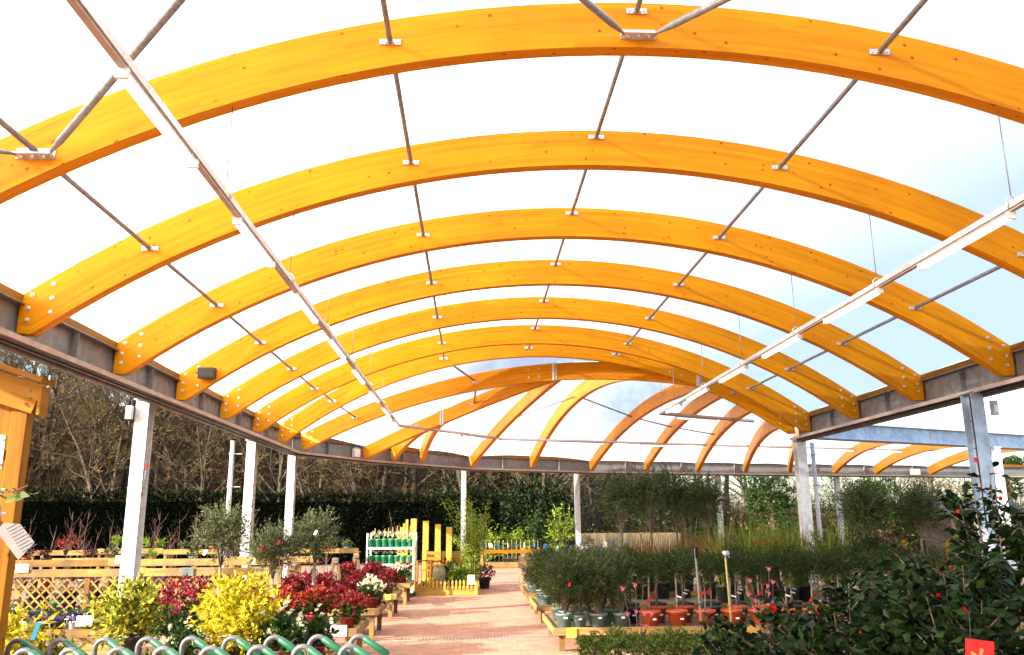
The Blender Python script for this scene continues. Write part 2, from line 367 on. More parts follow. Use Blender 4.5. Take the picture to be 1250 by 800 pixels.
# paving: small red-buff blocks with sandy joints (fine relief beyond the built pavers)
def paving(name, brick=True):
    m_, n, l, b = new_mat(name)
    tc = n.new('ShaderNodeTexCoord')
    br = n.new('ShaderNodeTexBrick'); br.inputs['Scale'].default_value = 1; br.inputs['Brick Width'].default_value = .2; br.inputs['Row Height'].default_value = .1
    br.inputs['Mortar Size'].default_value = .004; br.inputs['Color1'].default_value = (.36, .19, .13, 1); br.inputs['Color2'].default_value = (.41, .23, .16, 1); br.inputs['Mortar'].default_value = (.28, .18, .13, 1)
    l.new(tc.outputs['Object'], br.inputs['Vector'])
    nz = n.new('ShaderNodeTexNoise'); nz.inputs['Scale'].default_value = 1.3; nz.inputs['Detail'].default_value = 9; l.new(tc.outputs['Object'], nz.inputs['Vector'])
    r_ = ramp(n, [(.3, (.72, .70, .68)), (.7, (1.08, 1.05, 1.02))]); l.new(nz.outputs['Fac'], r_.inputs[0])
    mx = n.new('ShaderNodeMix'); mx.data_type = 'RGBA'; mx.blend_type = 'MULTIPLY'; mx.inputs[0].default_value = 1
    l.new(br.outputs['Color'], mx.inputs[6]); l.new(r_.outputs[0], mx.inputs[7]); l.new(mx.outputs[2], b.inputs['Base Color'])
    b.inputs['Roughness'].default_value = .8
    return m_
M['paving'] = paving('block_paving')
M['paver'] = plain('paver_block', (.40, .21, .145), (.32, .155, .10), .85, scale=3, island=.35, bump=.1, spec=.2)
M['soilground'] = plain('bare_ground', (.16, .12, .08), (.09, .07, .045), .95, scale=.8, bump=.6, detail=10)

# ================================================================ canopy
_plank = {}
def plank(name, a, b, wd, ht, m_, parent=None, upv=(0, 0, 1), bev=.004):
    """a board from a to b, grain along its length, eased edges"""
    a, b = Vector(a), Vector(b); L = (b-a).length
    key = (round(L, 3), wd, ht, m_.name)
    if key not in _plank:
        mb = MB(); e = min(bev, wd*.2, ht*.2)
        pr = [(-wd/2+e, -ht/2), (wd/2-e, -ht/2), (wd/2, -ht/2+e), (wd/2, ht/2-e), (wd/2-e, ht/2), (-wd/2+e, ht/2), (-wd/2, ht/2-e), (-wd/2, -ht/2+e)]
        vs = [(x, y, z) for x in (0, L) for y, z in pr]
        fs = [tuple(range(8))[::-1], tuple(range(8, 16))] + [(i, (i+1) % 8, 8+(i+1) % 8, 8+i) for i in range(8)]
        mb.add(vs, fs); _plank[key] = mb.mesh(name, m_)
    d = (b-a).normalized(); u = Vector(upv)
    y = u.cross(d)
    if y.length < 1e-4: y = Vector((0, 1, 0)).cross(d)
    y.normalize(); z = d.cross(y)
    o = link(name, _plank[key], parent)
    mt = Matrix((d, y, z)).transposed().to_4x4(); mt.translation = a
    o.matrix_local = mt
    return o

AY0, BAY, XC, HW = 12.555, 2.7, 1.57, 6.95
RIN, DEP, TH = 11.35, .48, .16

class Curve:
    """vertical-plane circular arc; plan from P to E, bottom heights zP, zE"""
    def __init__(s, P, E, zP, zE, R_=RIN):
        s.dep = DEP if R_ < 20 else .40
        s.P = Vector((*P, 0)); s.E = Vector((*E, 0)); s.L = (s.E-s.P).length; s.R = R_
        dx, dz = s.L, zE-zP; c = math.hypot(dx, dz); h = math.sqrt(max(R_*R_ - c*c/4, .01))
        s.cx = dx/2 + h*dz/c; s.cz = (zP+zE)/2 - h*dx/c
    def zin(s, t): x = t*s.L-s.cx; return s.cz + math.sqrt(max(s.R**2-x*x, 0))
    def zout(s, t): x = t*s.L-s.cx; return s.cz + math.sqrt(max((s.R+s.dep)**2-x*x, 0))
    def plan(s, t): return s.P.lerp(s.E, t)
    def pt(s, t, h=0):   # h 0 bottom .. 1 top
        p = s.plan(t); p.z = s.zin(t)*(1-h)+s.zout(t)*h; return p

def beam_mesh(c, name, cut0=True, cut1=True, n=44, origin=None):
    """glulam with real thickness; vertical ends, lower corner sawn off at the feet"""
    o = origin or c.plan(0)
    ts = [i/n for i in range(n+1)]
    ts = sorted(set(ts + ([.16/c.L, .3/c.L] if cut0 else []) + ([1-.16/c.L, 1-.3/c.L] if cut1 else [])))
    d = (c.E-c.P).normalized(); nrm = Vector((-d.y, d.x, 0))
    V = []; UV = []; s_ = 0; prev = None
    for t in ts:
        a = c.pt(t, 0); b = c.pt(t, 1)
        for cut, q in ((cut0, t*c.L), (cut1, (1-t)*c.L)):
            if cut and q < .17: a.z += .14*(1-q/.17)
        if prev is not None: s_ += (b-prev).length
        prev = b
        for sd_ in (-1, 1):
            for p in (a, b):
                V.append(p + nrm*sd_*TH/2 - o); UV.append((s_, (p.z-a.z)*.86 + (.0 if sd_ < 0 else 7.)))
    F = []; FU = []
    k = len(ts)
    for i in range(k-1):
        q = i*4; r_ = q+4
        F += [(q, r_, r_+1, q+1), (q+2, q+3, r_+3, r_+2), (q+1, r_+1, r_+3, q+3), (q, q+2, r_+2, r_)]
    F += [(0, 1, 3, 2), ((k-1)*4, (k-1)*4+2, (k-1)*4+3, (k-1)*4+1)]
    me = bpy.data.meshes.new(name); me.from_pydata([tuple(v) for v in V], [], F); me.materials.append(M['glulam'])
    ul = me.uv_layers.new(name='UVMap')
    for p in me.polygons:
        soff = (p.index % 4) in (2, 3) and p.index < (k-1)*4
        for li in p.loop_indices:
            vi = me.loops[li].vertex_index; u, v = UV[vi]
            if soff: v = 3. + (0 if vi % 4 < 2 else TH)    # top and soffit: across the thickness
            ul.data[li].uv = (u, v)
    me.update(); return me

mb = MB(); mb.lathe([(0, 0), (.027, 0), (.027, .005), (.015, .006), (.015, .018), (.013, .021), (0, .021)], 10, smooth=False)
bolt_me = mb.mesh('bolt', M['zinc'])
def bolts(parent, c, t0, side, o, n=6, sgn=-1):
    """coach bolts on the camera face near a foot"""
    d = (c.E-c.P).normalized(); nrm = Vector((-d.y, d.x, 0))*sgn
    rot = Vector((0, 0, 1)).rotation_difference(nrm).to_euler()
    for (dx, h) in [(.10, .38), (.10, .62), (.13, .86), (.36, .22), (.36, .52), (.36, .82)][:n]:
        t = t0 + side*dx/c.L; p = c.pt(t, h) + nrm*(TH/2) - o
        link('bolt', bolt_me, parent, p, rot)

zf = c0 = None
main = Curve((XC-HW, 0), (XC+HW, 0), 3.77, 3.77)
main_me = beam_mesh(main, 'glulam_beam')
ARCHK = [-3, -2, -1, 0, 1, 2, 3]
near_words = {-3: 'orange glulam roof arch overhead, out of the top of the picture',
              -2: 'nearest orange glulam arch crossing the top of the picture',
              -1: 'second nearest orange glulam arch, its left foot bolted by the kiosk',
              0: 'third nearest orange glulam arch, feet on both eave beams',
              1: 'fourth nearest orange glulam arch, carrying the black box on its left foot',
              2: 'fifth nearest orange glulam arch of the barrel roof',
              3: 'sixth nearest orange glulam arch, last one square to the path'}
for k in ARCHK:
    y = AY0 + k*BAY
    e = empty('glulam_arch', (XC-HW, y, 0), 0, near_words[k], 'arch', 'full-span arches of the barrel roof')
    link('beam', main_me, e, (0, 0, 0))
    cc = Curve((XC-HW, y), (XC+HW, y), 3.77, 3.77)
    if k > -3:
        bolts(e, cc, 0, 1, e.location); bolts(e, cc, 1, -1, e.location)

# --- curved corner: fan of arches and rafters
G = Curve((-5.33, 23.2), (8.36, 21.25), 3.77, 3.77)
uH = .8275
def gpt(u): p = G.plan(u); return (p.x, p.y), G.zin(u)
(pH, zH) = gpt(uH)
Hc = Curve((-5.14, 25.35), pH, 3.80, zH+.02, 19.1)
tI, tM = .6675, .885
def hpt(t): p = Hc.plan(t); return (p.x, p.y), Hc.zin(t)
Ic = Curve((-3.68, 28.5), hpt(tI)[0], 3.80, hpt(tI)[1], 90)
tJ = .4475
def ipt(t): p = Ic.plan(t); return (p.x, p.y), Ic.zin(t)
Jc = Curve((-2.83, 29.75), ipt(tJ)[0], 3.80, ipt(tJ)[1])
Kc = Curve((-1.88, 30.9), ipt(tJ+.03)[0], 3.80, ipt(tJ+.03)[1])
Lc = Curve((-.07, 32.95), hpt(tI+.01)[0], 3.80, hpt(tI+.01)[1], 75)
Mc = Curve((2.41, 34.25), hpt(tM)[0], 3.80, hpt(tM)[1], 18.5)
Nc = Curve((5.05, 35.6), gpt(uH+.01)[0], 3.80, gpt(uH+.01)[1], 42)
uO, uP, uQ = .87, .9225, .9725
Oc = Curve((7.52, 36.25), gpt(uO)[0], 3.80, gpt(uO)[1], 70)
Pc = Curve((9.98, 36.9), gpt(uP)[0], 3.80, gpt(uP)[1], 85)
Qc = Curve((12.32, 37.5), gpt(uQ)[0], 3.80, gpt(uQ)[1], 95)
Rc = Curve((14.6, 38.1), (9.3, 22.25), 3.80, 3.85, 55)
Sc = Curve((16.9, 38.55), (13.4, 23.95), 3.80, 3.85, 55)
Tc = Curve((19.1, 39.05), (16.2, 25.2), 3.80, 3.85, 55)
Uc = Curve((22.1, 39.7), (19.5, 26.65), 3.80, 3.85, 55)
Vc = Curve((25.1, 40.35), (22.6, 28.0), 3.80, 3.85, 55)
fan = [(G, 'glulam_arch', 'orange glulam arch of the curved corner, right foot on the inner column'),
       (Hc, 'glulam_arch', 'farthest long orange glulam arch with a white joint plate at its crown'),
       (Ic, 'hip_rafter', 'long diagonal orange hip rafter rising from the left corner of the far eave'),
       (Jc, 'jack_rafter', 'short orange jack rafter left of the two under the hip rafter'),
       (Kc, 'jack_rafter', 'short steep orange jack rafter, right of the two under the hip rafter')]
fan += [(c, 'curved_rafter', '%s curved orange rafter from the left standing on the far eave beam' % ORD[i])
        for i, c in enumerate([Lc, Mc, Nc, Oc, Pc, Qc, Rc, Sc, Tc, Uc])]
for c, nm, lb in fan:
    e = empty(nm, c.plan(0), 0, lb, 'arch' if nm == 'glulam_arch' else 'rafter', 'fan of arches and rafters over the corner')
    link('beam', beam_mesh(c, 'glulam_beam', True, c is G or c in (Rc, Sc, Tc, Uc), 30), e)
    sg = -1
    bolts(e, c, 0, 1, e.location, 6 if c in (G, Hc) else 4, sg)
    if c is G: bolts(e, c, 1, -1, e.location, 6, sg)
    for cc, t in ((G, uH), (Hc, tI), (Ic, tJ+.015)):
        if cc is c:     # steel joint plate where the next rafter comes in
            d = (c.E-c.P).normalized(); nr = Vector((d.y, -d.x, 0))
            p = c.pt(t, .5)+nr*(TH/2+.006)-e.location
            MB().box((0, 0, 0), (.13, .012, DEP*1.02)).box((0, -.03, 0), (.012, .06, DEP)).build('joint_plate', M['zinc'], e, p, (0, 0, math.atan2(d.y, d.x)))
            rot = Vector((0, 0, 1)).rotation_difference(nr).to_euler()
            if c is not Ic:
                for dx in (-.75, -.45):
                    for h in (.28, .75): link('bolt', bolt_me, e, c.pt(t+dx/c.L, h)+nr*(TH/2)-e.location, rot)

# --- roof film, one panel per bay
def samp(segs, n=24):
    """(curve, t0, t1) pieces joined and resampled by plan length, just above the timber"""
    L = [abs(b-a)*c.L for c, a, b in segs]; T = sum(L); out = []
    for i in range(n+1):
        q = T*i/n
        for (c, a, b), l_ in zip(segs, L):
            if q <= l_+1e-6:
                p = c.pt(a+(b-a)*q/l_, 1); p.z += .025; out.append(p); break
            q -= l_
    return out
roof = empty('film_roof', (XC, AY0, 0), 0, 'white translucent film roof stretched over the orange arches', 'roof')
def panel(A, B):
    n = len(A); k = 6; vs = []; fs = []
    for j in range(k+1):
        t = j/k; sag = math.sin(math.pi*t)*.05
        for i in range(n):
            p = A[i].lerp(B[i], t); vs.append(p + Vector((0, 0, sag)) - roof.location)
    for j in range(k):
        for i in range(n-1): fs.append((j*n+i, j*n+i+1, (j+1)*n+i+1, (j+1)*n+i))
    mb = MB(); mb.add(vs, fs, True); mb.build('film_panel', M['film'], roof)
def mainrow(y): return samp([(Curve((XC-HW-.03, y), (XC+HW+.03, y), 3.75, 3.75), 0, 1)], 32)
for k in range(-6, 3): panel(mainrow(AY0+k*BAY), mainrow(AY0+(k+1)*BAY))
panel(mainrow(AY0+3*BAY), samp([(G, 0, 1)], 32))
panel(samp([(G, 0, uH)]), samp([(Hc, 0, 1)]))
panel(samp([(Hc, 0, tI)]), samp([(Ic, 0, 1)]))
panel(samp([(Ic, 0, tJ)]), samp([(Jc, 0, 1)]))
panel(samp([(Jc, 0, 1)]), samp([(Kc, 0, 1)]))
panel(samp([(Kc, 0, 1), (Ic, tJ+.03, 1)]), samp([(Lc, 0, 1)]))
panel(samp([(Lc, 0, 1), (Hc, tI, tM)]), samp([(Mc, 0, 1)]))
panel(samp([(Mc, 0, 1), (Hc, tM, 1)]), samp([(Nc, 0, 1)]))
panel(samp([(Nc, 0, 1), (G, uH, uO)]), samp([(Oc, 0, 1)]))
panel(samp([(Oc, 0, 1), (G, uO, uP)]), samp([(Pc, 0, 1)]))
panel(samp([(Pc, 0, 1), (G, uP, uQ)]), samp([(Qc, 0, 1)]))
panel(samp([(Qc, 0, 1), (G, uQ, 1)]), samp([(Rc, 0, 1)]))
panel(samp([(Rc, 0, 1)]), samp([(Sc, 0, 1)])); panel(samp([(Sc, 0, 1)]), samp([(Tc, 0, 1)]))
panel(samp([(Tc, 0, 1)]), samp([(Uc, 0, 1)])); panel(samp([(Uc, 0, 1)]), samp([(Vc, 0, 1)]))

# --- eave beams: channel with inner lip, timber wall plate above, cable pipe below
def sweep(path, prof, closed=True):
    """profile (outward, z) along a plan polyline; outward = left of travel"""
    P = [Vector((*p, 0)) for p in path]; mb = MB(); k = len(prof); vs = []
    for i, p in enumerate(P):
        d0 = (P[i]-P[i-1]).normalized() if i else (P[1]-P[0]).normalized()
        d1 = (P[i+1]-P[i]).normalized() if i < len(P)-1 else d0
        n0 = Vector((-d0.y, d0.x, 0)); n1 = Vector((-d1.y, d1.x, 0)); nn = (n0+n1).normalized(); nn /= max(nn.dot(n0), .3)
        for o_, z in prof: vs.append(p+nn*o_+Vector((0, 0, z)))
    fs = []
    for i in range(len(P)-1):
        for j in range(k): fs.append((i*k+j, i*k+(j+1) % k, (i+1)*k+(j+1) % k, (i+1)*k+j))
    fs += [tuple(range(k)), tuple(range((len(P)-1)*k, len(P)*k))[::-1]]
    return mb.add(vs, fs)
def eave(path, label, lipmat, webmat, plate=True, side=1, z0=3.79, hgt=.47, stiff=2.7, wall=True, lip=.26):
    o = Vector((*path[0], 0)); q = [(p[0]-o.x, p[1]-o.y) for p in path]
    e = empty('eave_beam', o, 0, label, 'beam', 'steel eave beams round the canopy')
    s_ = side
    sweep(q, [(s_*a, b) for a, b in [(0, z0+.02), (0, z0+hgt), (s_*0+.014, z0+hgt), (.014, z0+.02)]]).build('web', webmat, e)
    sweep(q, [(s_*a, b) for a, b in [(-lip+.013, z0), (-lip+.013, z0+.018), (.12, z0+.018), (.12, z0)]]).build('bottom_flange', webmat, e)
    sweep(q, [(s_*a, b) for a, b in [(-lip, z0-.035), (-lip, z0+.03), (-lip+.01, z0+.03), (-lip+.01, z0-.035)]]).build('lip', lipmat, e)
    sweep(q, [(s_*a, b) for a, b in [(-.1, z0+hgt), (-.1, z0+hgt+.016), (.12, z0+hgt+.016), (.12, z0+hgt)]]).build('top_flange', webmat, e)
    if wall: sweep(q, [(s_*a, b) for a, b in [(-.07, z0+hgt+.018), (-.07, z0+hgt+.125), (.06, z0+hgt+.125), (.06, z0+hgt+.018)]]).build('wall_plate', M['larch'], e)
    if plate:
        pth = [Vector((a, b, z0-.045)) for a, b in q]
        MB().tube([p+Vector((-.06 if s_ > 0 else .06, 0, 0)) for p in pth], .04, 8).build('drain_pipe', M['eave'], e)
        MB().tube([p+Vector((.08 if s_ > 0 else -.08, 0, .01)) for p in pth], .022, 6).build('cable', M['dark'], e)
    for i in range(len(q)-1):
        a, b = Vector((*q[i], 0)), Vector((*q[i+1], 0)); L = (b-a).length; d = (b-a).normalized(); n_ = Vector((-d.y, d.x, 0))*s_
        for j in range(int(L//stiff)):
            p = a+d*((j+.62)*stiff)
            if p.y+o.y < 2: continue
            MB().box((0, 0, 0), (.012, .1, hgt-.05)).build('stiffener', webmat, e, p-n_*.055+Vector((0, 0, z0+hgt/2)), (0, 0, math.atan2(d.y, d.x)))
    return e
XL, XR = XC-HW-.045, XC+HW+.045
farline = [(-3.62, 28.95), (-.33, 33.1), (4.99, 35.8), (14.3, 38.25), (24., 40.3), (31, 41.8)]
eave([(XL, -4), (XL, 25.35)], 'brown grey steel eave beam running back along the left side', M['lip'], M['eave'], True, 1)
eave([(XL+.004, 25.36), farline[0], farline[1]], 'angled steel eave beam at the far left corner of the roof', M['lip'], M['eave'], True, 1)
eave(farline[1:], 'long straight steel eave beam across the far side of the canopy', M['lip'], M['eave'], True, 1, lip=.15)
eave([(XR, -4), (XR, 21.5)], 'grey steel eave beam along the right side, over the camellias', M['lip'], M['eave'], True, -1)
eb = eave([(8.75, 21.86), (14.7, 24.5), (22.5, 28.0)], 'blue grey steel beam from the inner column out to the right edge', M['blue'], M['blue'], False, -1, 3.88, .42, 50, False, .12)
for d_ in (2.9, 3.05, 3.2):
    for z in (4.02, 4.2):
        p = Vector((8.75, 21.86, 0)).lerp(Vector((14.7, 24.5, 0)), d_/6.5)
        link('bolt', bolt_me, eb, p-Vector((8.75, 21.86, 0))+Vector((0, 0, z))+Vector((.4, -.91, 0))*.016, (R(90), 0, R(24)))

# --- columns
def hcol(x, y, top, label, m_, wx=.22, wy=.27, rz=0, pipe=None, grp='canopy columns'):
    e = empty('steel_column', (x, y, 0), rz, label, 'column', grp)
    mb = MB(); t = .018
    mb.box((0, -wy/2+t/2, top/2), (wx, t, top)).box((0, wy/2-t/2, top/2), (wx, t, top)).box((0, 0, top/2), (.014, wy-2*t, top))
    mb.build('shaft', m_, e)
    MB().box((0, 0, .012), (wx+.14, wy+.14, .024)).build('base_plate', m_, e)
    MB().box((0, 0, top-.01+.02), (wx+.06, wy+.08, .018)).build('cap_plate', m_, e)
    if pipe:
        sx = pipe
        MB().tube([(sx*.075, -.07, top-.05), (sx*.075, -.07, 1.0)], .02, 6).build('cable', M['dark'], e)
        cl = MB()
        for i in range(5): cl.box((sx*.075, -.07, 3.3-i*.45), (.06, .05, .02))
        cl.build('cable_clips', M['dark'], e)
        tp = MB().tube([(sx*.13, -.1, 2.62), (sx*.13, -.1, 2.3), (sx*.075, -.08, 2.26)], .016, 6).build('water_tap', M['steel'], e)
        MB().box((sx*.135, -.1, 2.66), (.05, .05, .07)).box((sx*.1, -.1, 2.2), (.05, .05, .06)).build('tap_handle', M['red'], tp)
    return e
hcol(XL-.18, 14.4, 3.77, 'sunlit white steel column nearest on the left', M['paintedcol'], pipe=1)
hcol(XL-.18, 21.5, 3.77, 'sunlit white steel column with a thin downpipe to its left', M['paintedcol'], pipe=1)
hcol(XL-.05, 25.7, 3.77, 'sunlit white steel column third from the left, behind the olive tree', M['paintedcol'], pipe=1)
hcol(-.36, 33.35, 3.77, 'far steel column behind the bamboo in the raised bed', M['steel'], .2, .22)
hcol(4.45, 35.9, 3.77, 'far grey steel column at the end of the path', M['steel'], .22, .24)
hcol(11.1, 37.7, 3.77, 'far grey steel column behind the standard olive trees', M['steel'], .22, .24)
hcol(17.25, 39.2, 3.77, 'far slim steel column right of the inner corner column', M['steel'], .2, .24)
hcol(8.6, 21.6, 3.77, 'pale steel column at the inner corner of the canopy', M['paintedcol'], .24, .3)
hcol(8.4, 13.5, 3.77, 'large steel column toned shade blue behind the camellias', M['blue'], .21, .3, 0, -1)  # blue stands for skylit shade, put into this column's steel colour
hcol(16.1, 25.15, 3.86, 'white steel column at the right edge behind camellia twigs', M['paintedcol'], .3, .3)
def downpipe(x, y, label, top=3.72):
    e = empty('downpipe', (x, y, 0), 0, label, 'pipe', 'rainwater downpipes')
    MB().tube([(.0, 0, top), (0, 0, 0)], .055, 12).build('pipe', M['paintedcol'], e)
    b = MB()
    for z in (1.1, 2.6, 3.4): b.box((.0, 0, z), (.13, .13, .03)); b.box((.15, 0, z), (.2, .02, .02))
    b.build('brackets', M['steel'], e)
downpipe(XL-.52, 20.95, 'thin white downpipe just left of the second left column')
downpipe(8.98, 21.7, 'thin white downpipe just right of the inner corner column')

# --- purlin tubes
def purlin(x, h, ks, label):
    e = empty('purlin_line', (x, AY0+ks[0]*BAY, 0), 0, label, 'purlin', 'lines of steel purlin tubes')
    t = (x-(XC-HW))/(2*HW); z = main.zin(t)*(1-h)+main.zout(t)*h
    pm = MB(); pm.box((0, 0, 0), (.2, .012, .055)).box((0, -.02, -.012), (.08, .03, .02))
    for sx in (-.07, .07): pm.box((sx, -.01, 0), (.02, .012, .02))
    pme = pm.mesh('end_plate', M['zinc'])
    for k in ks[:-1]:
        y0 = (k-ks[0])*BAY+TH/2; y1 = (k+1-ks[0])*BAY-TH/2
        MB().tube([(0, y0, z), (0, y1, z)], .028, 8).build('tube', M['tube'], e)
        link('end_plate', pme, e, (0, y1-.008, z))
        link('end_plate', pme, e, (0, y0+.008, z), (0, 0, math.pi))
    return z
zp = {}
zp[3] = purlin(-3.93, .45, ARCHK, 'lowest purlin tube line on the left slope of the roof')
zp[1] = purlin(-.8, .5, ARCHK, 'upper purlin tube line on the left slope of the roof')
zp[0] = purlin(XC, .8, ARCHK, 'purlin tube line along the crown of the roof')
zp[2] = purlin(3.94, .5, ARCHK, 'upper purlin tube line on the right slope of the roof')
zp[4] = purlin(7.03, .45, ARCHK, 'lowest purlin tube line on the right slope of the roof')
# tubes across the fan rafters
e = empty('purlin_line', Mc.plan(.5), 0, 'thin dark purlin tubes linking the far curved rafters', 'purlin', 'lines of steel purlin tubes')
for a, b in ((Lc, Mc), (Mc, Nc), (Nc, Oc), (Oc, Pc)):
    MB().tube([a.pt(.5, .45)-e.location, b.pt(.5, .45)-e.location], .026, 6).build('tube', M['tube'], e)
e = empty('purlin_line', G.plan(.2), 0, 'short purlin tubes between the corner arches left of the crown', 'purlin', 'lines of steel purlin tubes')
F3 = Curve((XC-HW, AY0+3*BAY), (XC+HW, AY0+3*BAY), 3.77, 3.77)
for a, b, t, tb in ((F3, G, .106, .106), (F3, G, .33, .33), (G, Hc, .106, .15), (G, Hc, .33, .47), (Hc, Ic, .47, .62), (F3, G, .5, .5), (F3, G, .67, .67), (F3, G, .893, .893)):
    MB().tube([a.pt(t, .5)-e.location, b.pt(tb, .5)-e.location], .028, 6).build('tube', M['tube'], e)
    MB().box((0, 0, 0), (.24, .012, .07)).build('end_plate', M['zinc'], e, b.pt(tb, .5)-e.location+Vector((0, -.09, 0)))
# struts of the wind bracing in the nearest bay
yA, y0 = AY0-2*BAY, AY0-3*BAY
def brace(p, ends, label):
    e = empty('wind_brace', p, 0, label, 'brace', 'wind bracing struts of the nearest bay')
    MB().box((0, -.05, 0), (.34, .1, .014)).box((0, -.006, .03), (.34, .012, .1)).build('gusset_plate', M['zinc'], e)
    for sx in (-.1, 0, .1): link('bolt', bolt_me, e, (sx, -.05, -.008), (math.pi, 0, 0))
    for sx, q in ends:
        a = Vector((sx, -.06, .0)); b = Vector(q)-Vector(p)
        d = (b-a).normalized()
        MB().tube([a, a+d*.1, a+d*.22, b], [.012, .02, .034, .034], 8).build('strut', M['tube'], e)
brace((-3.93, yA-TH/2, zp[3]-.05), [(.14, (-.95, y0+.1, zp[1])), (-.14, (XL+.1, y0+.1, 4.2))], 'white bracing node with grey struts on the left of the nearest arch')
brace((XC, yA-TH/2, main.zin(.5)+.1), [(-.14, (-.65, y0+.1, zp[1])), (.14, (3.8, y0+.1, zp[2]))], 'white bracing node with two struts at the crown of the nearest arch')

# --- hanging light rails with tube lights
def rail(pts, label, lights, hang, z=4.6):
    o = Vector((*pts[0], z)); e = empty('light_rail', o, 0, label, 'light rail', 'hanging light rails')
    q = [Vector((p[0]-o.x, p[1]-o.y, 0)) for p in pts]
    r_ = MB()
    for a, b in zip(q[:-1], q[1:]): r_.bar(a, b, .075, .06)
    r_.build('trunking', M['zinc'], e)
    rp = MB()
    for a, b in zip(q[:-1], q[1:]): rp.bar(a+Vector((0, 0, -.045)), b+Vector((0, 0, -.045)), .05, .02)
    rp.build('cable_cover', M['lip'], e)
    def at(dist):
        for a, b in zip(q[:-1], q[1:]):
            L = (b-a).length
            if dist <= L: return a+(b-a)*(dist/L), (b-a).normalized()
            dist -= L
        return q[-1], (q[-1]-q[-2]).normalized()
    for d0, L in lights:
        a, d = at(d0); rz = math.atan2(d.y, d.x)
        fx = MB(); fx.box((L/2, 0, -.075), (L, .055, .03)).box((-.01, 0, -.09), (.03, .085, .07)).box((L+.01, 0, -.09), (.03, .085, .07)).build('light_housing', M['white'], e, a, (0, 0, rz))
        df = MB()
        prof = [(.032, -.088), (.04, -.1), (.03, -.118), (0, -.126), (-.03, -.118), (-.04, -.1), (-.032, -.088)]
        k = len(prof); df.add([(x, y, zz) for x in (.012, L-.012) for y, zz in prof], [(i, (i+1) % k, k+(i+1) % k, k+i) for i in range(k)]+[tuple(range(k))[::-1], tuple(range(k, 2*k))], True)
        df.build('diffuser', M['lamp'], e, a, (0, 0, rz))
        cp = MB()
        for i in range(5): cp.box((L*(.1+.2*i), .04, -.095), (.02, .012, .03)); cp.box((L*(.1+.2*i), -.04, -.095), (.02, .012, .03))
        tag(cp.build('clips', M['zinc'], e, a, (0, 0, rz)), kind='stuff')
    for d0, ztop in hang:
        a, d = at(d0)
        MB().tube([a+Vector((0, 0, .09)), Vector((a.x, a.y, ztop-z))], .006, 5).build('hanging_wire', M['wire'], e)
        MB().tube([a+Vector((.045, 0, -.03)), a+Vector((.05, 0, .05)), a+Vector((0, 0, .1)), a+Vector((-.05, 0, .05)), a+Vector((-.045, 0, -.03))], .008, 5).build('hanger_clip', M['zinc'], e)
ztl = main.zin((-2.25-(XC-HW))/(2*HW)); ztr = main.zin((5.1-(XC-HW))/(2*HW))
rail([(-2.25, 1.5), (-2.25, 25.2), (-.5, 27.35), (1.06, 29.5), (3.36, 30.15), (6.89, 31.2), (11.83, 32.7), (20.1, 34.9)],
     'left hanging light rail that bends away along the far roof',
     [(3.4+2.66*i, 1.35) for i in range(8)] + [(26.7, 1.3), (31.4, 1.6), (34.6, 1.6), (37.4, 1.6), (40.2, 1.6), (43, 1.6), (46, 1.6)],
     [(yA+i*BAY-1.5, ztl) for i in range(6)] + [(24.5, 6.0), (27.5, 5.6), (30.5, 5.6), (33.5, 5.6), (36.5, 5.6)])
rail([(5.1, 2.5), (5.1, 22.4), (8.3, 24.2)], 'right hanging light rail ending at the inner corner',
     [(4.7+2.62*i, 1.6) for i in range(5)] + [(17.6, 1.4), (20.5, 1.5)],
     [(yA+i*BAY-2.5, ztr) for i in range(6)] + [(19.6, 5.6)])

# --- small fittings on the steel
e = empty('speaker_box', (-4.83, AY0+BAY-.16, 4.38), 0, 'small black loudspeaker box on the left foot of the fourth arch', 'speaker')
MB().box((0, -.02, 0), (.30, .14, .19)).build('case', M['dark'], e)
MB().box((0, -.095, 0), (.26, .012, .15)).build('grille', plain('grille', (.045, .03, .025), rough=.7, scale=200), e)
MB().tube([(.1, .0, -.02), (-.25, .06, .03)], .008, 5).build('cable', M['dark'], e)
e = empty('junction_box', (-3.9, 28.15, 4.0), R(60), 'small pale junction box on the eave beam at the far left corner', 'electrical box')
MB().box((0, 0, 0), (.3, .12, .28)).build('case', M['white'], e); MB().box((-.08, 0, .17), (.05, .05, .08)).box((.08, 0, .17), (.05, .05, .08)).build('glands', M['steel'], e)
e = empty('junction_box', (XL-.36, 14.2, 3.55), 0, 'small white box at the head of the nearest left column', 'electrical box')
MB().box((0, 0, 0), (.09, .1, .22)).build('case', M['white'], e)
MB().tube([(0, 0, -.1), (.03, 0, -.3)], .01, 5).build('cable', M['dark'], e)
e = empty('junction_box', (8.62, 13.28, 3.5), 0, 'small grey box on the large blue grey column', 'electrical box')
MB().box((0, 0, 0), (.08, .1, .24)).build('case', M['steel'], e); MB().box((0, -.055, -.02), (.05, .012, .12)).build('lid', M['white'], e)
e = empty('junction_box', (21.2, 39.35, 3.95), 0, 'small pale box on the far eave beam at the right', 'electrical box')
MB().box((0, 0, 0), (.45, .12, .28)).build('case', M['white'], e)
e = empty('security_camera', (XL-.12, 11.0, 3.42), R(200), 'small white security camera under the left eave by the kiosk', 'camera')
MB().tube([(0, 0, .2), (0, 0, .05), (.1, 0, 0)], .015, 6).build('arm', M['steel'], e)
MB().box((.2, 0, 0), (.26, .09, .09), ry=.12).build('body', M['white'], e)
MB().tube([(.33, 0, -.015), (.345, 0, -.017)], .03, 10).build('lens', M['dark'], e)

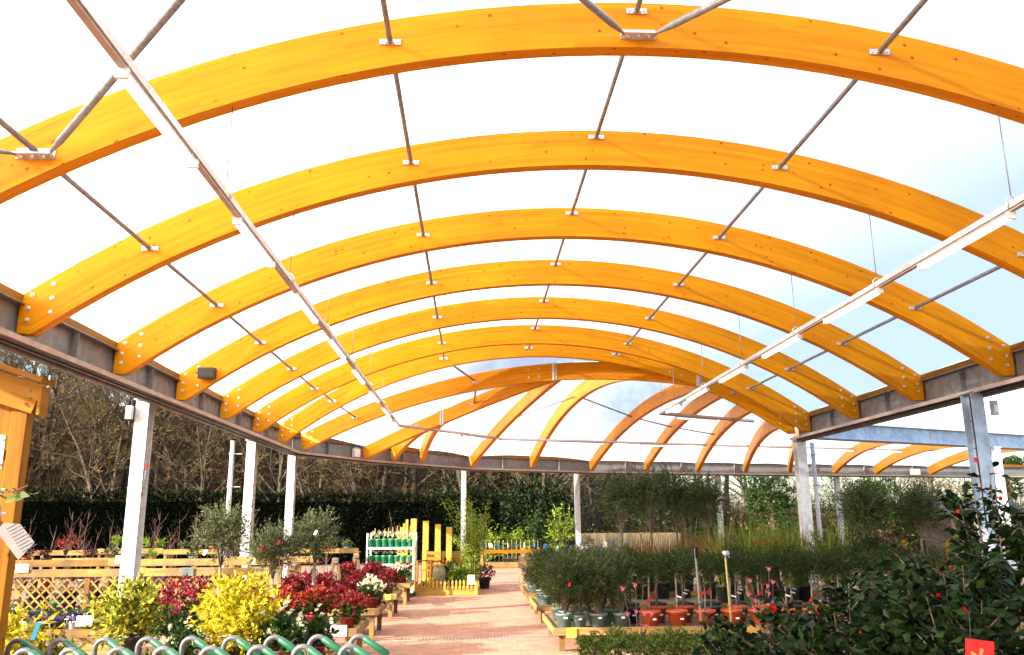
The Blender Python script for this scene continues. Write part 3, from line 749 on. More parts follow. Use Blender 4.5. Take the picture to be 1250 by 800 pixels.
# ================================================================ foliage tools
def unit(a): return a/np.maximum(np.linalg.norm(a, axis=-1, keepdims=True), 1e-9)
def leaf_arrays(rng, P, D, ll, lw, fold=.25, jit=.3, droop=0.):
    """diamond leaves, folded along the rib; P bases, D directions"""
    n = len(P); L = ll*(1+jit*rng.uniform(-1, 1, (n, 1))); W = lw*(1+jit*rng.uniform(-1, 1, (n, 1)))
    D = unit(D); S = unit(np.cross(D, rng.normal(size=(n, 3)))); U = np.cross(S, D)
    mid = P + D*L*.45
    tip = P + D*L + np.array([0, 0, -1.])*L*droop
    V = np.stack([P, mid+S*W/2+U*W*fold, tip, mid-S*W/2+U*W*fold], 1).reshape(-1, 3)
    F = np.arange(4*n).reshape(n, 4)
    F = np.concatenate([F[:, [0, 1, 2]], F[:, [0, 2, 3]]])
    return V, F
def crown_pts(rng, c, rad, n_sh, l_sh, n_lf, upb=.4, spread=.9, inner=(.05, .8), squash=None):
    """leafy shoots growing outwards through an uneven ellipsoid"""
    d = unit(rng.normal(size=(n_sh, 3))); r_ = rng.uniform(*inner, (n_sh, 1))
    base = np.array(c) + d*r_*np.array(rad)
    dirs = unit(d*np.array([1, 1, .8]) + np.array([0, 0, upb]) + rng.normal(size=(n_sh, 3))*.45)
    L = l_sh*rng.uniform(.5, 1.3, (n_sh, 1))
    t = np.tile(np.linspace(.12, 1, n_lf), n_sh)[:, None]
    B = np.repeat(base, n_lf, 0); DD = np.repeat(dirs, n_lf, 0); LL = np.repeat(L, n_lf, 0)
    P = B + DD*LL*t + np.array([0, 0, -1.])*LL*t*t*.12
    D = unit(DD + rng.normal(size=P.shape)*spread)
    return P, D, base, base+dirs*L
def crown_mesh(name, seed, c, rad, n_sh, l_sh, n_lf, ll, lw, m_, upb=.4, spread=.9, inner=(.05, .8), fold=.25):
    rng = np.random.default_rng(seed)
    P, D, b, t = crown_pts(rng, c, rad, n_sh, l_sh, n_lf, upb, spread, inner)
    V, F = leaf_arrays(rng, P, D, ll, lw, fold)
    return np_mesh(name, V, F, m_)
def twigs_mesh(name, seed, c, rad, n, l_sh, m_, r0=.004, base=None, upb=.4):
    """thin stems running from the trunk top to the shoots"""
    rng = np.random.default_rng(seed); mb = MB()
    P, D, b, t = crown_pts(rng, c, rad, n, l_sh, 2, upb)
    bp = Vector(base if base is not None else (c[0], c[1], c[2]-rad[2]))
    for i in range(n):
        a, e_ = Vector(b[i]), Vector(t[i]); mdl = bp.lerp(a, .5)+Vector((0, 0, -.05*(a-bp).length))
        mb.tube([bp, mdl, a, e_], [r0*2, r0*1.5, r0, r0*.5], 4, cap=False)
    return mb.mesh(name, m_)
def blades_mesh(name, seed, n, h, w_, r_, m_, arch=.5):
    """grass-like arching blades from one tuft"""
    rng = np.random.default_rng(seed); k = 4
    az = rng.uniform(0, 2*np.pi, n); lean = rng.uniform(.05, 1, n)*arch; H_ = h*rng.uniform(.55, 1.1, n)
    b = np.stack([np.cos(az)*r_*rng.uniform(0, 1, n), np.sin(az)*r_*rng.uniform(0, 1, n), np.zeros(n)], 1)
    o = np.stack([np.cos(az), np.sin(az), np.zeros(n)], 1); s_ = np.stack([-np.sin(az), np.cos(az), np.zeros(n)], 1)
    V = []
    for i in range(k+1):
        t = i/k; ctr = b + o*(lean*H_*t*t)[:, None]; ctr[:, 2] += H_*t*(1-.35*lean*t)
        ww = w_*(1-t)**.7/2 + .0006
        V.append(ctr - s_*ww); V.append(ctr + s_*ww)
    V = np.stack(V, 1); m2 = 2*(k+1)
    F = []
    base = np.arange(n)*m2
    for i in range(k): F.append(np.stack([base+2*i, base+2*i+1, base+2*i+3, base+2*i+2], 1))
    return np_mesh(name, V.reshape(-1, 3), np.concatenate(F), m_)

_pots = {}
def pot(parent, rt_, h, m_, z=0, name='pot', loc=(0, 0)):
    key = (rt_, h, m_.name)
    if key not in _pots:
        a = MB(); rb = rt_*.76
        a.lathe([(0, 0), (rb, 0), (rb+(rt_-rb)*.82, h*.84), (rt_*1.04, h*.845), (rt_*1.06, h*.99), (rt_*1.03, h), (rt_*.95, h), (rt_*.92, h*.86)], 18)
        s_ = MB(); s_.lathe([(rt_*.93, h*.87), (rt_*.5, h*.9), (0, h*.89)], 14)
        _pots[key] = (a.mesh('pot', m_), s_.mesh('soil', M['soil']))
    a, s_ = _pots[key]
    o = link(name, a, parent, (loc[0], loc[1], z)); link('soil', s_, parent, (loc[0], loc[1], z))
    return o

# ================================================================ ground, hillside, woodland
g = MB(); g.add([(-150, -60, 0), (150, -60, 0), (150, 250, 0), (-150, 250, 0)], [(0, 1, 2, 3)]); tag(g.build('ground', M['soilground']), kind='structure')
g = MB(); g.add([(-22, -8, .004), (24, -8, .004), (24, 36, .004), (-22, 36, .004)], [(0, 1, 2, 3)])
path = tag(g.build('path', M['paving']), kind='structure')
rng = np.random.default_rng(3)
mb = MB()
for r_ in range(150):
    y = 9.6+r_*.1
    for c_ in range(17):
        x = -1.75+c_*.2+(.1 if r_ % 2 else 0)
        a, b = .0975, .0475; z = .013+rng.uniform(-.0025, .0025); z2 = z-.003
        vs = [(x-a, y-b, .004), (x+a, y-b, .004), (x+a, y+b, .004), (x-a, y+b, .004)]
        e_ = .006; vs += [(x-a, y-b, z2), (x+a, y-b, z2), (x+a, y+b, z2), (x-a, y+b, z2), (x-a+e_, y-b+e_, z), (x+a-e_, y-b+e_, z), (x+a-e_, y+b-e_, z), (x-a+e_, y+b-e_, z)]
        mb.add(vs, [(8, 9, 10, 11)]+[(i, (i+1) % 4, 4+(i+1) % 4, 4+i) for i in range(4)]+[(4+i, 4+(i+1) % 4, 8+(i+1) % 4, 8+i) for i in range(4)])
tag(mb.build('paver', M['paver'], path), kind='stuff')
e = empty('drain_channel', (-.1, 13.15, .012), R(2.5), 'narrow slotted drain channel across the brick path', 'drain')
MB().box((0, 0, 0), (3.1, .09, .01)).build('frame', M['steel'], e)
mb = MB()
for i in range(60): mb.box((-1.5+i*.051, 0, .007), (.03, .065, .004))
tag(mb.build('slot', M['dark'], e), kind='stuff')

def hill_z(x, y):
    t = min(1, max(0, (y-44)/36)); k = 13 if x < 0 else max(2.5, 13-x*.42)
    return k*t**1.15 + .35*math.sin(x*.31+y*.2)*min(1, t*3) + .25*math.sin(x*.83-y*.47)*min(1, t*3) - .06
nx, ny = 90, 40; vs = []; fs = []
for j in range(ny+1):
    for i in range(nx+1):
        x = -95+190*i/nx; y = 42+68*j/ny; vs.append((x, y, hill_z(x, y)))
for j in range(ny):
    for i in range(nx): fs.append((j*(nx+1)+i, j*(nx+1)+i+1, (j+1)*(nx+1)+i+1, (j+1)*(nx+1)+i))
mb = MB(); mb.add(vs, fs, True); tag(mb.build('hillside', M['litter']), kind='structure')
# scrub and dead leaves over the bank
rng = np.random.default_rng(11); n = 80000
X = rng.uniform(-48, 52, n); Y = 43+rng.uniform(0, 1, n)**1.3*34
Zb = np.array([hill_z(a, b) for a, b in zip(X, Y)])
cl = .5+.5*np.sin(X*.9+3*np.sin(Y*.5))*np.sin(Y*1.1+X*.3)
P = np.stack([X, Y, Zb+rng.uniform(0, 1, n)**1.6*(.5+2.6*cl)], 1)
V, F = leaf_arrays(rng, P, rng.normal(size=(n, 3))+[0, 0, .5], .17, .08)
tag(link('bank_scrub', np_mesh('bank_scrub', V, F, M['scrub'])), 'golden brown scrub and dead leaves covering the wooded bank', 'scrub', kind='stuff')

# thin brown stems of the thicket between the trees
rng = np.random.default_rng(14); n = 9000
X = rng.uniform(-46, 40, n); Y = 42.8+rng.uniform(0, 1, n)**1.2*26; H_ = rng.uniform(1.2, 4.2, n)*np.where(X > 5, .45, 1)
b = np.stack([X, Y, np.array([hill_z(a, c) for a, c in zip(X, Y)])], 1); V = []; cur = b.copy(); ln = rng.normal(size=(n, 2))*.16
for i in range(5):
    t = i/4; ctr = b.copy(); ctr[:, :2] += ln*(H_*t)[:, None]+rng.normal(size=(n, 2))*.06*t; ctr[:, 2] += H_*t; ww = .022*(1-t*.8)
    a_ = i*.5; V.append(ctr+np.array([ww, 0, 0])); V.append(ctr+np.array([-ww*.5, ww*.8, 0])); V.append(ctr+np.array([-ww*.5, -ww*.8, 0]))
V = np.stack(V, 1).reshape(-1, 3); base = np.arange(n)*15; F = []
for i in range(4):
    for j in range(3): F.append(np.stack([base+3*i+j, base+3*i+(j+1) % 3, base+3*i+3+(j+1) % 3, base+3*i+3+j], 1))
tag(link('thicket', np_mesh('thicket', V, np.concatenate(F), M['thicket'])), 'tangled thin brown stems of the thicket filling the wooded bank', 'thicket', kind='stuff')

def bare_tree(seed, h, lean=.1, multi=1):
    """trunk mesh and crown mesh (limbs, branches and twigs)"""
    rd = random.Random(seed); T = MB(); C_ = MB(); W = MB()
    def grow(p, d, L, r0, lev):
        n = {0: 7, 1: 5, 2: 4, 3: 2}[lev]; pts = [p]; q = Vector(p); dd = Vector(d)
        for i in range(n):
            dd = (dd + Vector((rd.gauss(0, .13), rd.gauss(0, .13), rd.gauss(.05, .08)))*(1 if lev else .6)).normalized()
            q = q+dd*(L/n); pts.append(Vector(q))
        rs = [r0*(1-.8*i/n) for i in range(n+1)]
        (T if lev == 0 else C_ if lev < 3 else W).tube(pts, rs, (8, 5, 4, 3)[lev], cap=False, smooth=lev < 3)
        if lev == 3: return
        cnt = (13, 7, 10)[lev]
        for j in range(cnt):
            t = rd.uniform(.28 if lev == 0 else .2, .98); i = min(int(t*n), n-1); b = pts[i].lerp(pts[i+1], t*n-i)
            ax = (pts[i+1]-pts[i]).normalized()
            s_ = Vector((rd.gauss(0, 1), rd.gauss(0, 1), rd.gauss(0, .6))); s_ = (s_-ax*s_.dot(ax)).normalized()
            nd = (ax*rd.uniform(.5, 1.1)+s_).normalized()
            grow(b, nd, L*rd.uniform(.32, .55)*(1-.35*t), max(r0*(1-.8*t)*.55, .012), lev+1)
    for k in range(multi):
        a = rd.uniform(0, 6.28)
        grow(Vector((rd.uniform(-.2, .2)*(multi > 1), rd.uniform(-.2, .2)*(multi > 1), -.3)), Vector((math.cos(a)*lean, math.sin(a)*lean, 1)).normalized(), h*rd.uniform(.8, 1), h*.013+.05, 0)
    return T.mesh('trunk', M['barkfar']), C_.mesh('limbs', M['barkfar']), W.mesh('twigs', M['twigfar'])
variants = [bare_tree(21+i, hh, ln, mu) for i, (hh, ln, mu) in enumerate([(10, .1, 1), (9, .2, 2), (11, .12, 1), (8, .3, 2), (12, .08, 1), (9, .25, 3)])]
def tree(v, x, y, rz, sc, label, grp='bare trees on the wooded bank'):
    e = empty('bare_tree', (x, y, hill_z(x, y) if y > 42 else 0), rz, label, 'tree', grp); e.scale = (sc, sc, sc)
    tr, li, tw = variants[v]
    link('trunk', tr, e); c = link('crown', li, e); tag(link('twigs', tw, c), kind='stuff')
rd = random.Random(5); spots = []
for i in range(146):
    for tr_ in range(30):
        x = rd.uniform(-46, 5) if i < 124 else rd.uniform(4, 34); y = 44.5+rd.random()**1.4*24
        if all((x-a)**2+((y-b)*.8)**2 > 1.8 for a, b in spots): spots.append((x, y)); break
spots.sort(key=lambda p: p[0]/p[1])
for i, (x, y) in enumerate(spots):
    depth = 'lower' if y < 50 else 'middle' if y < 58 else 'upper'
    lb = '%s bare brown tree on the %s wooded bank, %s from the left' % (['slim', 'forked', 'tall', 'leaning', 'straight', 'many-stemmed'][i % 6], depth, nth(i))
    tree(i % 6, x, y, rd.uniform(0, 6.28), rd.uniform(.85, 1.25)*(.5 if x > 16 else 1), lb)

# dark clipped hedge in front of the bank
hp = [Vector((-30, 27.5, 0)), Vector((-14, 35.5, 0)), Vector((-3.2, 38.6, 0)), Vector((1.2, 39.4, 0))]
e = empty('hedge', (-14, 35.5, 0), 0, 'tall dark evergreen hedge behind the left display benches', 'hedge')
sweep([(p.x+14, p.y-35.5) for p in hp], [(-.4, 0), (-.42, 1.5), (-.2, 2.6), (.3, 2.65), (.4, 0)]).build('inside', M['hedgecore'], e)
rng = np.random.default_rng(8); n = 26000
seg = rng.choice(3, n, p=[.47, .4, .13]); t = rng.uniform(0, 1, n)
A = np.array([tuple(p) for p in hp]); B0 = A[seg]+(A[seg+1]-A[seg])*t[:, None]
dv = unit(A[seg+1]-A[seg]); nv = np.stack([dv[:, 1], -dv[:, 0], np.zeros(n)], 1)
zz = rng.uniform(0, 1, n)**.8*2.95; bump = .14*np.sin(B0[:, 0]*2.3+zz*1.7)+.1*np.sin(B0[:, 0]*5.1-zz*3)
top = rng.uniform(0, 1, n) < .25
P = B0 + nv*np.where(top, rng.uniform(-.4, .5, n), .6+bump*.6)[:, None]; P[:, 2] = np.where(top, 2.75+bump+rng.uniform(0, .3, n)**1.5, zz)
V, F = leaf_arrays(rng, P-np.array([-14, 35.5, 0]), nv+rng.normal(size=(n, 3))*.6+[0, 0, .6], .15, .06)
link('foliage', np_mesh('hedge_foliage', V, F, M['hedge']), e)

# evergreen shrubs and trees beyond the far eave
def bush(name, label, cat, loc, rad, mat, seed, n_sh=260, n_lf=9, ll=.16, lw=.07, zc=None, group=None, trunk=True, l_sh=None):
    e = empty(name, (loc[0], loc[1], hill_z(*loc) if loc[1] > 42 else 0), 0, label, cat, group)
    zc = zc if zc is not None else rad[2]*.95
    link('crown', crown_mesh('crown', seed, (0, 0, zc), rad, n_sh, l_sh or rad[0]*.45, n_lf, ll, lw, mat), e)
    if trunk: link('trunk', twigs_mesh('trunk', seed, (0, 0, zc), [r_*.8 for r_ in rad], 14, rad[0]*.3, M['barkfar'], .02, (0, 0, 0)), e)
    return e
bush('ivy_bush', 'dark ivy covered mound beyond the far bench at the path end', 'shrub', (3.1, 42.4), (2.6, 1.6, 2.3), M['ivy'], 31, 420, 9, .2, .12, group='evergreens on the bank')
bush('ivy_bush', 'dark ivy clad shrub behind the bamboo, against the bank', 'shrub', (-.9, 42.6), (1.7, 1.4, 2.2), M['ivy'], 32, 300, 9, .2, .12, group='evergreens on the bank')
bush('holly_bush', 'dark green shrub high on the bank above the path end', 'shrub', (2.0, 47), (2.6, 2., 2.6), M['ivy'], 33, 320, 9, .22, .12, group='evergreens on the bank')
for i, (x, y, r_, h, lb) in enumerate([(.7, 38.2, .9, .85, 'low bright green laurel bush left of the path end'), (2.1, 38.6, .8, .75, 'second low bright green laurel bush at the path end'), (4.0, 38.0, .75, 1.35, 'tall light green bamboo like shrub beside the far column'), (2.9, 39.2, .7, 1.2, 'mid green shrub between the laurels and the far column')]):
    bush('laurel_bush', lb, 'shrub', (x, y), (r_, .6, h), M['fresh'] if i != 3 else M['midgreen'], 40+i, 170, 8, .13, .05, group='green shrubs at the path end')
def pine(x, y, s, seed, label):
    e = empty('pine_tree', (x, y, hill_z(x, y) if y > 42 else 0), 0, label, 'tree', 'pines behind the canopy'); rng = np.random.default_rng(seed)
    MB().tube([(0, 0, -.2), (.1*s, 0, 2*s), (0, .1, 5*s)], [.22*s, .16*s, .06*s], 8).build('trunk', M['barkfar'], e)
    Vs = []; Fs = []; k = 0; br = MB()
    for i in range(44):
        z = rng.uniform(.5, 5)*s; a = rng.uniform(0, 6.28); r_ = (2.4-z/s*.3)*s*rng.uniform(.35, 1)
        c = np.array([math.cos(a)*r_, math.sin(a)*r_, z])
        br.tube([(0, 0, z*.9), tuple(c)], [.06*s, .02*s], 4, cap=False)
        P, D, b, t = crown_pts(rng, c, (.7*s, .7*s, .35*s), 16, .4*s, 14, .6, .8, (.1, .9))
        V, F = leaf_arrays(rng, P, D, .2*s, .05*s); Vs.append(V); Fs.append(F+k); k += len(V)
    br.build('branches', M['barkfar'], e)
    link('crown', np_mesh('pine_crown', np.concatenate(Vs), np.concatenate(Fs), M['pine']), e)
pine(15.4, 43.2, .85, 61, 'sunlit green pine between the far columns on the right')
pine(12.2, 44.5, .7, 62, 'smaller green pine left of the sunlit one')
pine(21.5, 44, .8, 63, 'green pine behind the right hand standard olives')
pine(30, 46, 1.0, 64, 'green pine at the far right edge beyond the canopy')
bush('golden_shrub', 'yellow green conifer glowing in sun at the right', 'shrub', (20.3, 36.6), (.42, .42, .8), M['golden'], 66, 120, 8, .1, .04)
for i, (x, y) in enumerate([(19.6, 44.5), (23.5, 44), (27, 44.5), (11.4, 44.4), (8.2, 44.6)]):
    bush('bank_shrub', '%s dark shrub from the left along the foot of the right bank' % ORD[4-i if i > 2 else i+2], 'shrub', (x, y), (2.4, 1.4, 2.2), M['ivy'] if i % 2 else M['midgreen'], 70+i, 420, 9, .13, .055, group='shrubs along the right bank')
# close-boarded fence at the far side
e = empty('board_fence', (4.9, 40.6, 0), 0, 'pale close-boarded timber fence beyond the far columns', 'fence')
for i in range(3): plank('rail', (0, .05, .25+i*.45), (5, .05, .25+i*.45), .05, .08, M['deal'], e)
for i in range(4): plank('post', (.2+i*1.5, .12, 0), (.2+i*1.5, .12, 1.2), .1, .1, M['deal'], e)
mb = MB(); rd = random.Random(2)
for i in range(35): mb.box((.07+i*.145, 0, .6), (.135, .022, 1.15+rd.uniform(-.02, .02)))
tag(mb.build('board', plain('fence_board', (.17, .14, .085), (.1, .085, .055), .85, scale=5, island=.6), e), kind='stuff')
# dark shed at the right
e = empty('garden_shed', (20.2, 33.5, 0), R(6), 'dark low timber shed seen past the standard olives at right', 'shed')
for i in range(9): plank('wall_board', (-1.6, -.9, .15+i*.2), (1.6, -.9, .15+i*.2), .03, .19, M['oldwood'], e)
MB().box((0, 0, .95), (3.2, 1.76, 1.9)).build('wall', plain('shed_side', (.05, .035, .03), rough=.8), e)
MB().add([(-1.8, -1.15, 1.88), (1.8, -1.15, 1.88), (1.8, 0, 2.45), (-1.8, 0, 2.45), (-1.8, 1.15, 1.88), (1.8, 1.15, 1.88), (-1.8, -1.15, 1.80), (1.8, -1.15, 1.80), (1.8, 1.15, 1.80), (-1.8, 1.15, 1.80)],
         [(0, 1, 2, 3), (3, 2, 5, 4), (6, 7, 1, 0), (4, 5, 8, 9), (0, 3, 4, 9, 6), (1, 7, 8, 5, 2), (6, 9, 8, 7)]).build('roof', plain('shed_roof', (.05, .04, .045), (.03, .026, .03), .8, scale=6), e)

# ================================================================ left side: kiosk, trolleys, benches, plants
e = empty('timber_kiosk', (-2.97, 5.6, 0), R(4), 'orange timber kiosk corner with post and sloping roof edge, far left', 'kiosk')
plank('corner_post', (0, 0, 0), (0, 0, 2.43), .1, .1, M['larch'], e)
plank('front_fascia', (-1.5, -.075, 2.50+.33*1.58), (.12, -.075, 2.505), .042, .2, M['larch'], e)
plank('side_fascia', (.131, -.098, 2.50), (.131, .03, 2.50), .02, .195, M['larch'], e)
plank('roof_edge', (-1.5, -.04, 2.62+.33*1.7), (.15, -.04, 2.625), .2, .036, M['larch'], e)
for i in range(5): plank('wall_board', (-.115-i*.13, .03, 0), (-.115-i*.13, .03, 2.5+i*.04), .125, .022, M['larch'], e, (0, 1, 0))
h = MB(); h.box((-.17, -.003, 2.17), (.14, .008, .06)).box((-.1, -.006, 2.17), (.035, .012, .22)).build('strap_hinge', M['steel'], e)
for z in (2.09, 2.25): MB().tube([(-.1, -.012, z), (-.1, -.02, z)], .01, 6).build('screw', M['zinc'], e)
nl = MB()
for (x, z) in ((.07, 2.56), (.075, 2.51), (.07, 2.46)): MB().tube([(x, -.096, z), (x, -.1, z)], .006, 6).build('nail', M['dark'], e)

def leaf_blade(ln, wd, m_, name, n=4, curl=.18):
    """a curved leaf with midrib fold, base at origin along +X"""
    vs = []; fs = []
    for i in range(n+1):
        t = i/n; w_ = wd*math.sin(math.pi*min(t*.93+.07, 1))**.75/2 if 0 < i < n else .001
        z = -curl*ln*t*t
        vs += [(t*ln, -w_, z+w_*.35), (t*ln, 0, z), (t*ln, w_, z+w_*.35)]
    for i in range(n):
        a = i*3; fs += [(a, a+3, a+4, a+1), (a+1, a+4, a+5, a+2)]
    mb = MB(); mb.add(vs, fs, True); return mb.mesh(name, m_)
ivyleaf = leaf_blade(.07, .055, leafmat('ivy_variegated', [(0, (.06, .10, .02)), (.5, (.2, .24, .08)), (1, (.5, .48, .25))], .25), 'leaf')
rd = random.Random(4)
e = empty('ivy_sprig', (-2.80, 5.3, 1.88), 0, 'sprig of variegated ivy hanging on the kiosk post', 'ivy')
MB().tube([(-.2, .1, .0), (-.1, 0, .03), (0, -.02, .02), (.09, -.03, .06)], .005, 5).build('stem', M['whip'], e)
for i in range(16):
    t = i/15; link('leaf', ivyleaf, e, (-.2+.3*t, .0, .02+rd.uniform(-.04, .03)), (rd.uniform(-.9, .4), rd.uniform(-.6, .6), rd.uniform(-2.4, .6)))
for i in range(4): link('flower', np_mesh('petals', *leaf_arrays(np.random.default_rng(i), np.zeros((6, 3)), np.random.default_rng(i).normal(size=(6, 3)), .03, .022), M['violet']), e, (-.1+i*.02, -.05, -.09+rd.uniform(-.02, .02)))
e = empty('plant_label', (-2.69, 5.16, 1.62), 0, 'large grey card label hanging tilted on the kiosk post', 'label')
cd = [(-.115, .055), (-.075, .10), (.02, .09), (.115, -.015), (.035, -.115)]
a = MB(); a.add([(x, y_, z) for y_ in (0, .003) for x, z in cd], [(0, 1, 2, 3, 4), (9, 8, 7, 6, 5)]+[(i, 5+i, 5+(i+1) % 5, (i+1) % 5) for i in range(5)]).build('card', M['card'], e)
pr = MB()
for i in range(9):
    L = .10+.03*((i*7) % 3)/2; c = Vector((-.055+i*.013, -.0015, .062-i*.0165)); d = Vector((.74, 0, .42)).normalized()
    pr.bar(c-d*.0, c+d*L*.72, .001, .0028, (0, 0, 1))
tag(pr.build('print', M['ink'], e), kind='stuff')
MB().tube([(-.09, 0, .08), (-.12, .02, .2)], .003, 5).build('string', M['dark'], e)

# --- row of nested trolleys, only the handles show
def trolley():
    e = empty('trolley', (0, 0, 0), 0, None, 'trolley', 'nested shopping trolleys by the flower tables')
    for sy in (-.225, .225):
        pth = [(-.02, sy, .12), (-.045, sy, .6), (-.05, sy, .90)]
        for i in range(9):
            a = math.pi*(1-i/8*.6); pth.append((.008+.058*math.cos(a), sy, .925+.058*math.sin(a)))
        end = Vector((.034, sy, .974)); d = Vector((.82, -.12, -.52)).normalized()
        MB().tube(pth+[tuple(end), tuple(end+d*.02)], .0165, 10).build('handle_tube', M['handle'], e)
        g0 = end+d*.004
        gr = MB().tube([g0, g0+d*.006, g0+d*.185, g0+d*.193], [.018, .0225, .0225, .015], 12).build('grip', M['grip'], e)
        q = g0+d*.187
        MB().tube([q, q+Vector((-.015, -.02, -.05)), q+Vector((-.06, -.03, -.14))], .0075, 6).build('strap', M['yellow'], e)
    MB().tube([(-.04, -.225, .5), (-.04, .225, .5)], .012, 8).build('cross_bar', M['steel'], e)
    fr = MB()
    for a, b in (((-.03, -.24), (.2, -.2)), ((.2, -.2), (.2, .2)), ((.2, .2), (-.03, .24)), ((-.03, .24), (-.03, -.24))): fr.tube([(*a, .13), (*b, .13)], .014, 6)
    fr.build('base_frame', M['steel'], e)
    for x, y_ in ((-.0, -.22), (0, .22), (.18, -.18), (.18, .18)):
        MB().tube([(x, y_-.015, .055), (x, y_+.015, .055)], .055, 14).build('wheel', M['dark'], e)
    return e
tr0 = trolley(); NT = 10
for i in range(NT):
    o = tr0 if i == 0 else copy_tree(tr0)
    o.location = (-3.2+i*.273, 5.56+.004*((i*5) % 3), 0); o.rotation_euler.z = R(-2+((i*7) % 5)*.8)
    o['label'] = 'trolley with green grips, ' + ('rightmost of the nested row' if i == NT-1 else 'leftmost of the nested row' if i == 0 else '%s from the left in the nested row' % ORD[i])

# --- tables
def table(x0, x1, y0, y1, z, label, m_, legs=4, grp='low timber display tables', slats=6, rim=.1, sp=.07, slatm=None):
    e = empty('display_table', ((x0+x1)/2, (y0+y1)/2, 0), 0, label, 'table', grp); a, b = (x1-x0)/2, (y1-y0)/2
    w_ = 2*b/slats
    for i in range(slats): plank('slat', (-a, -b+w_*(i+.5), z-.03), (a, -b+w_*(i+.5), z-.03), w_*.9, .02, slatm or m_, e)
    plank('front_board', (-a-.02, -b-.013, z-.03), (a+.02, -b-.013, z-.03), .025, rim, m_, e)
    plank('back_board', (-a-.02, b+.013, z-.03), (a+.02, b+.013, z-.03), .025, rim, m_, e)
    plank('end_board', (a+.013, -b, z-.03), (a+.013, b, z-.03), .025, rim-.004, m_, e)
    plank('end_board', (-a-.013, -b, z-.03), (-a-.013, b, z-.03), .025, rim-.004, m_, e)
    for sx in (-1, 1):
        for sy in (-1, 1):
            plank('leg', (sx*(a-.09), sy*(b-.08), .005), (sx*(a-.09), sy*(b-.08), z-.045), sp, sp, m_, e)
        if z > .35: plank('brace', (sx*(a-.09)-sx*.3, -b+.08, z-.08), (sx*(a-.09)-sx*.03, -b+.08, .18), .03, .045, m_, e)
    return e
TX = -1.42
table(-3.3, TX+.02, 7.9, 9.1, .42, 'low timber table under the golden shrubs behind the trolleys', M['deal'])
table(-2.95, TX, 10.75, 11.95, .44, 'nearest low table of scarlet plants left of the path', M['deal'])
table(-3.3, TX, 13.2, 14.4, .44, 'second low table of red flowers left of the path', M['deal'])
table(-3.3, TX+.03, 15.8, 17.0, .44, 'third low table left of the path, crimson plants on it', M['deal'])
table(-3.3, TX+.08, 18.5, 19.6, .44, 'farthest low table left of the path, by the pot rack', M['deal'])
table(-6.3, -4.45, 11.0, 12.3, .44, 'low timber table of purple primulas at left', M['deal'])
table(-5.5, -3.6, 8.6, 9.7, .42, 'low timber table at far left under the variegated shrubs', M['deal'])

def card(loc, w_, h_, label, m_=None, rz=0, tilt=0.1, stake=.0):
    e = empty('price_card', loc, rz, label, 'sign', 'price cards on the benches')
    MB().box((0, 0, h_/2), (w_, .004, h_), rx=-tilt).build('card', m_ or M['paper'], e)
    p = MB()
    for i in range(4): p.box((0, -.0035-.0, h_*(.25+.17*i)), (w_*(.7 if i % 2 else .5), .001, h_*.05), rx=-tilt)
    tag(p.build('print', M['ink'], e), kind='stuff')
    if stake: MB().tube([(0, .006, -stake), (0, .006, h_*.5)], .006, 5).build('stake', M['steel'], e)
card((-1.62, 10.715, .37), .2, .13, 'white price card on the end of the nearest red plant table', rz=0, tilt=0)
card((-1.52, 15.765, .36), .11, .1, 'small green edged card on the third red plant table', M['yellow'], tilt=0)
card((-4.75, 10.95, .5), .2, .12, 'white card among the purple primulas', tilt=.3)

# red plants on the tables
def red_meshes():
    out = []
    for i, (mt, ll) in enumerate([(M['orangered'], .075), (M['redleaf'], .08), (M['redleaf'], .07)]):
        out.append((crown_mesh('flower_heads', 200+i, (0, 0, .29), (.19, .19, .11), 75, .08, 6, ll*.62, ll*.4, mt, .5, .9, (.3, .95)),
                    crown_mesh('leaves', 210+i, (0, 0, .19), (.17, .17, .07), 50, .09, 7, .06, .032, M['midgreen'], .2, .9)))
    return out
RM = red_meshes()
creamfl = crown_mesh('flower_heads', 220, (0, 0, .28), (.17, .17, .1), 40, .04, 6, .036, .03, M['cream'], .5, 1.2, (.5, 1))
RL = RM[0][1]
def flower(name, label, loc, meshes, potm, pr=.085, ph=.13, sc=1., rz=0., grp=None, cat='plant', dz=0):
    e = empty(name, loc, rz, label, cat, grp); e.scale = (sc,)*3
    pot(e, pr, ph, potm)
    for nm, me in meshes: tag(link(nm, me, e, (0, 0, dz)), kind='stuff')
    return e
rd = random.Random(77)
for ti, (y0, y1, nm, cols, rows) in enumerate([(10.75, 11.95, 'nearest', 4, 2), (13.2, 14.4, 'second', 4, 2), (15.8, 17.0, 'third', 3, 2), (18.5, 19.6, 'farthest', 3, 2)]):
    x0 = -2.8 if ti == 0 else -2.75
    for r_ in range(rows):
        for c_ in range(cols):
            x = x0+(-1.58-x0)*c_/(cols-1)+rd.uniform(-.03, .03); y = y0+.28+r_*.55+rd.uniform(-.05, .05)
            v = (0 if ti == 0 else 1) if rd.random() < .7 else 2
            crm = (ti == 1 and c_ == cols-1 and r_ == 0) or (ti == 3 and c_ == cols-1 and r_ == 0)
            meshes = [('flower_heads', creamfl), ('leaves', RL)] if crm else [('flower_heads', RM[v][0]), ('leaves', RM[v][1])]
            wx = ['leftmost', 'second', 'third', 'rightmost'][c_] if cols == 4 else ['left', 'centre', 'right'][c_]
            flower('potted_flower', '%s plant, %s in %s row on the %s red table' % ('cream flowered' if crm else 'red leaved', wx, ['front', 'back'][r_], nm),
                   (x, y, .43), meshes, M['claret'], .1, .14, rd.uniform(.9, 1.15)*(1.05 if ti < 2 else .95), rd.uniform(0, 6), 'potted plants on the tables left of the path')

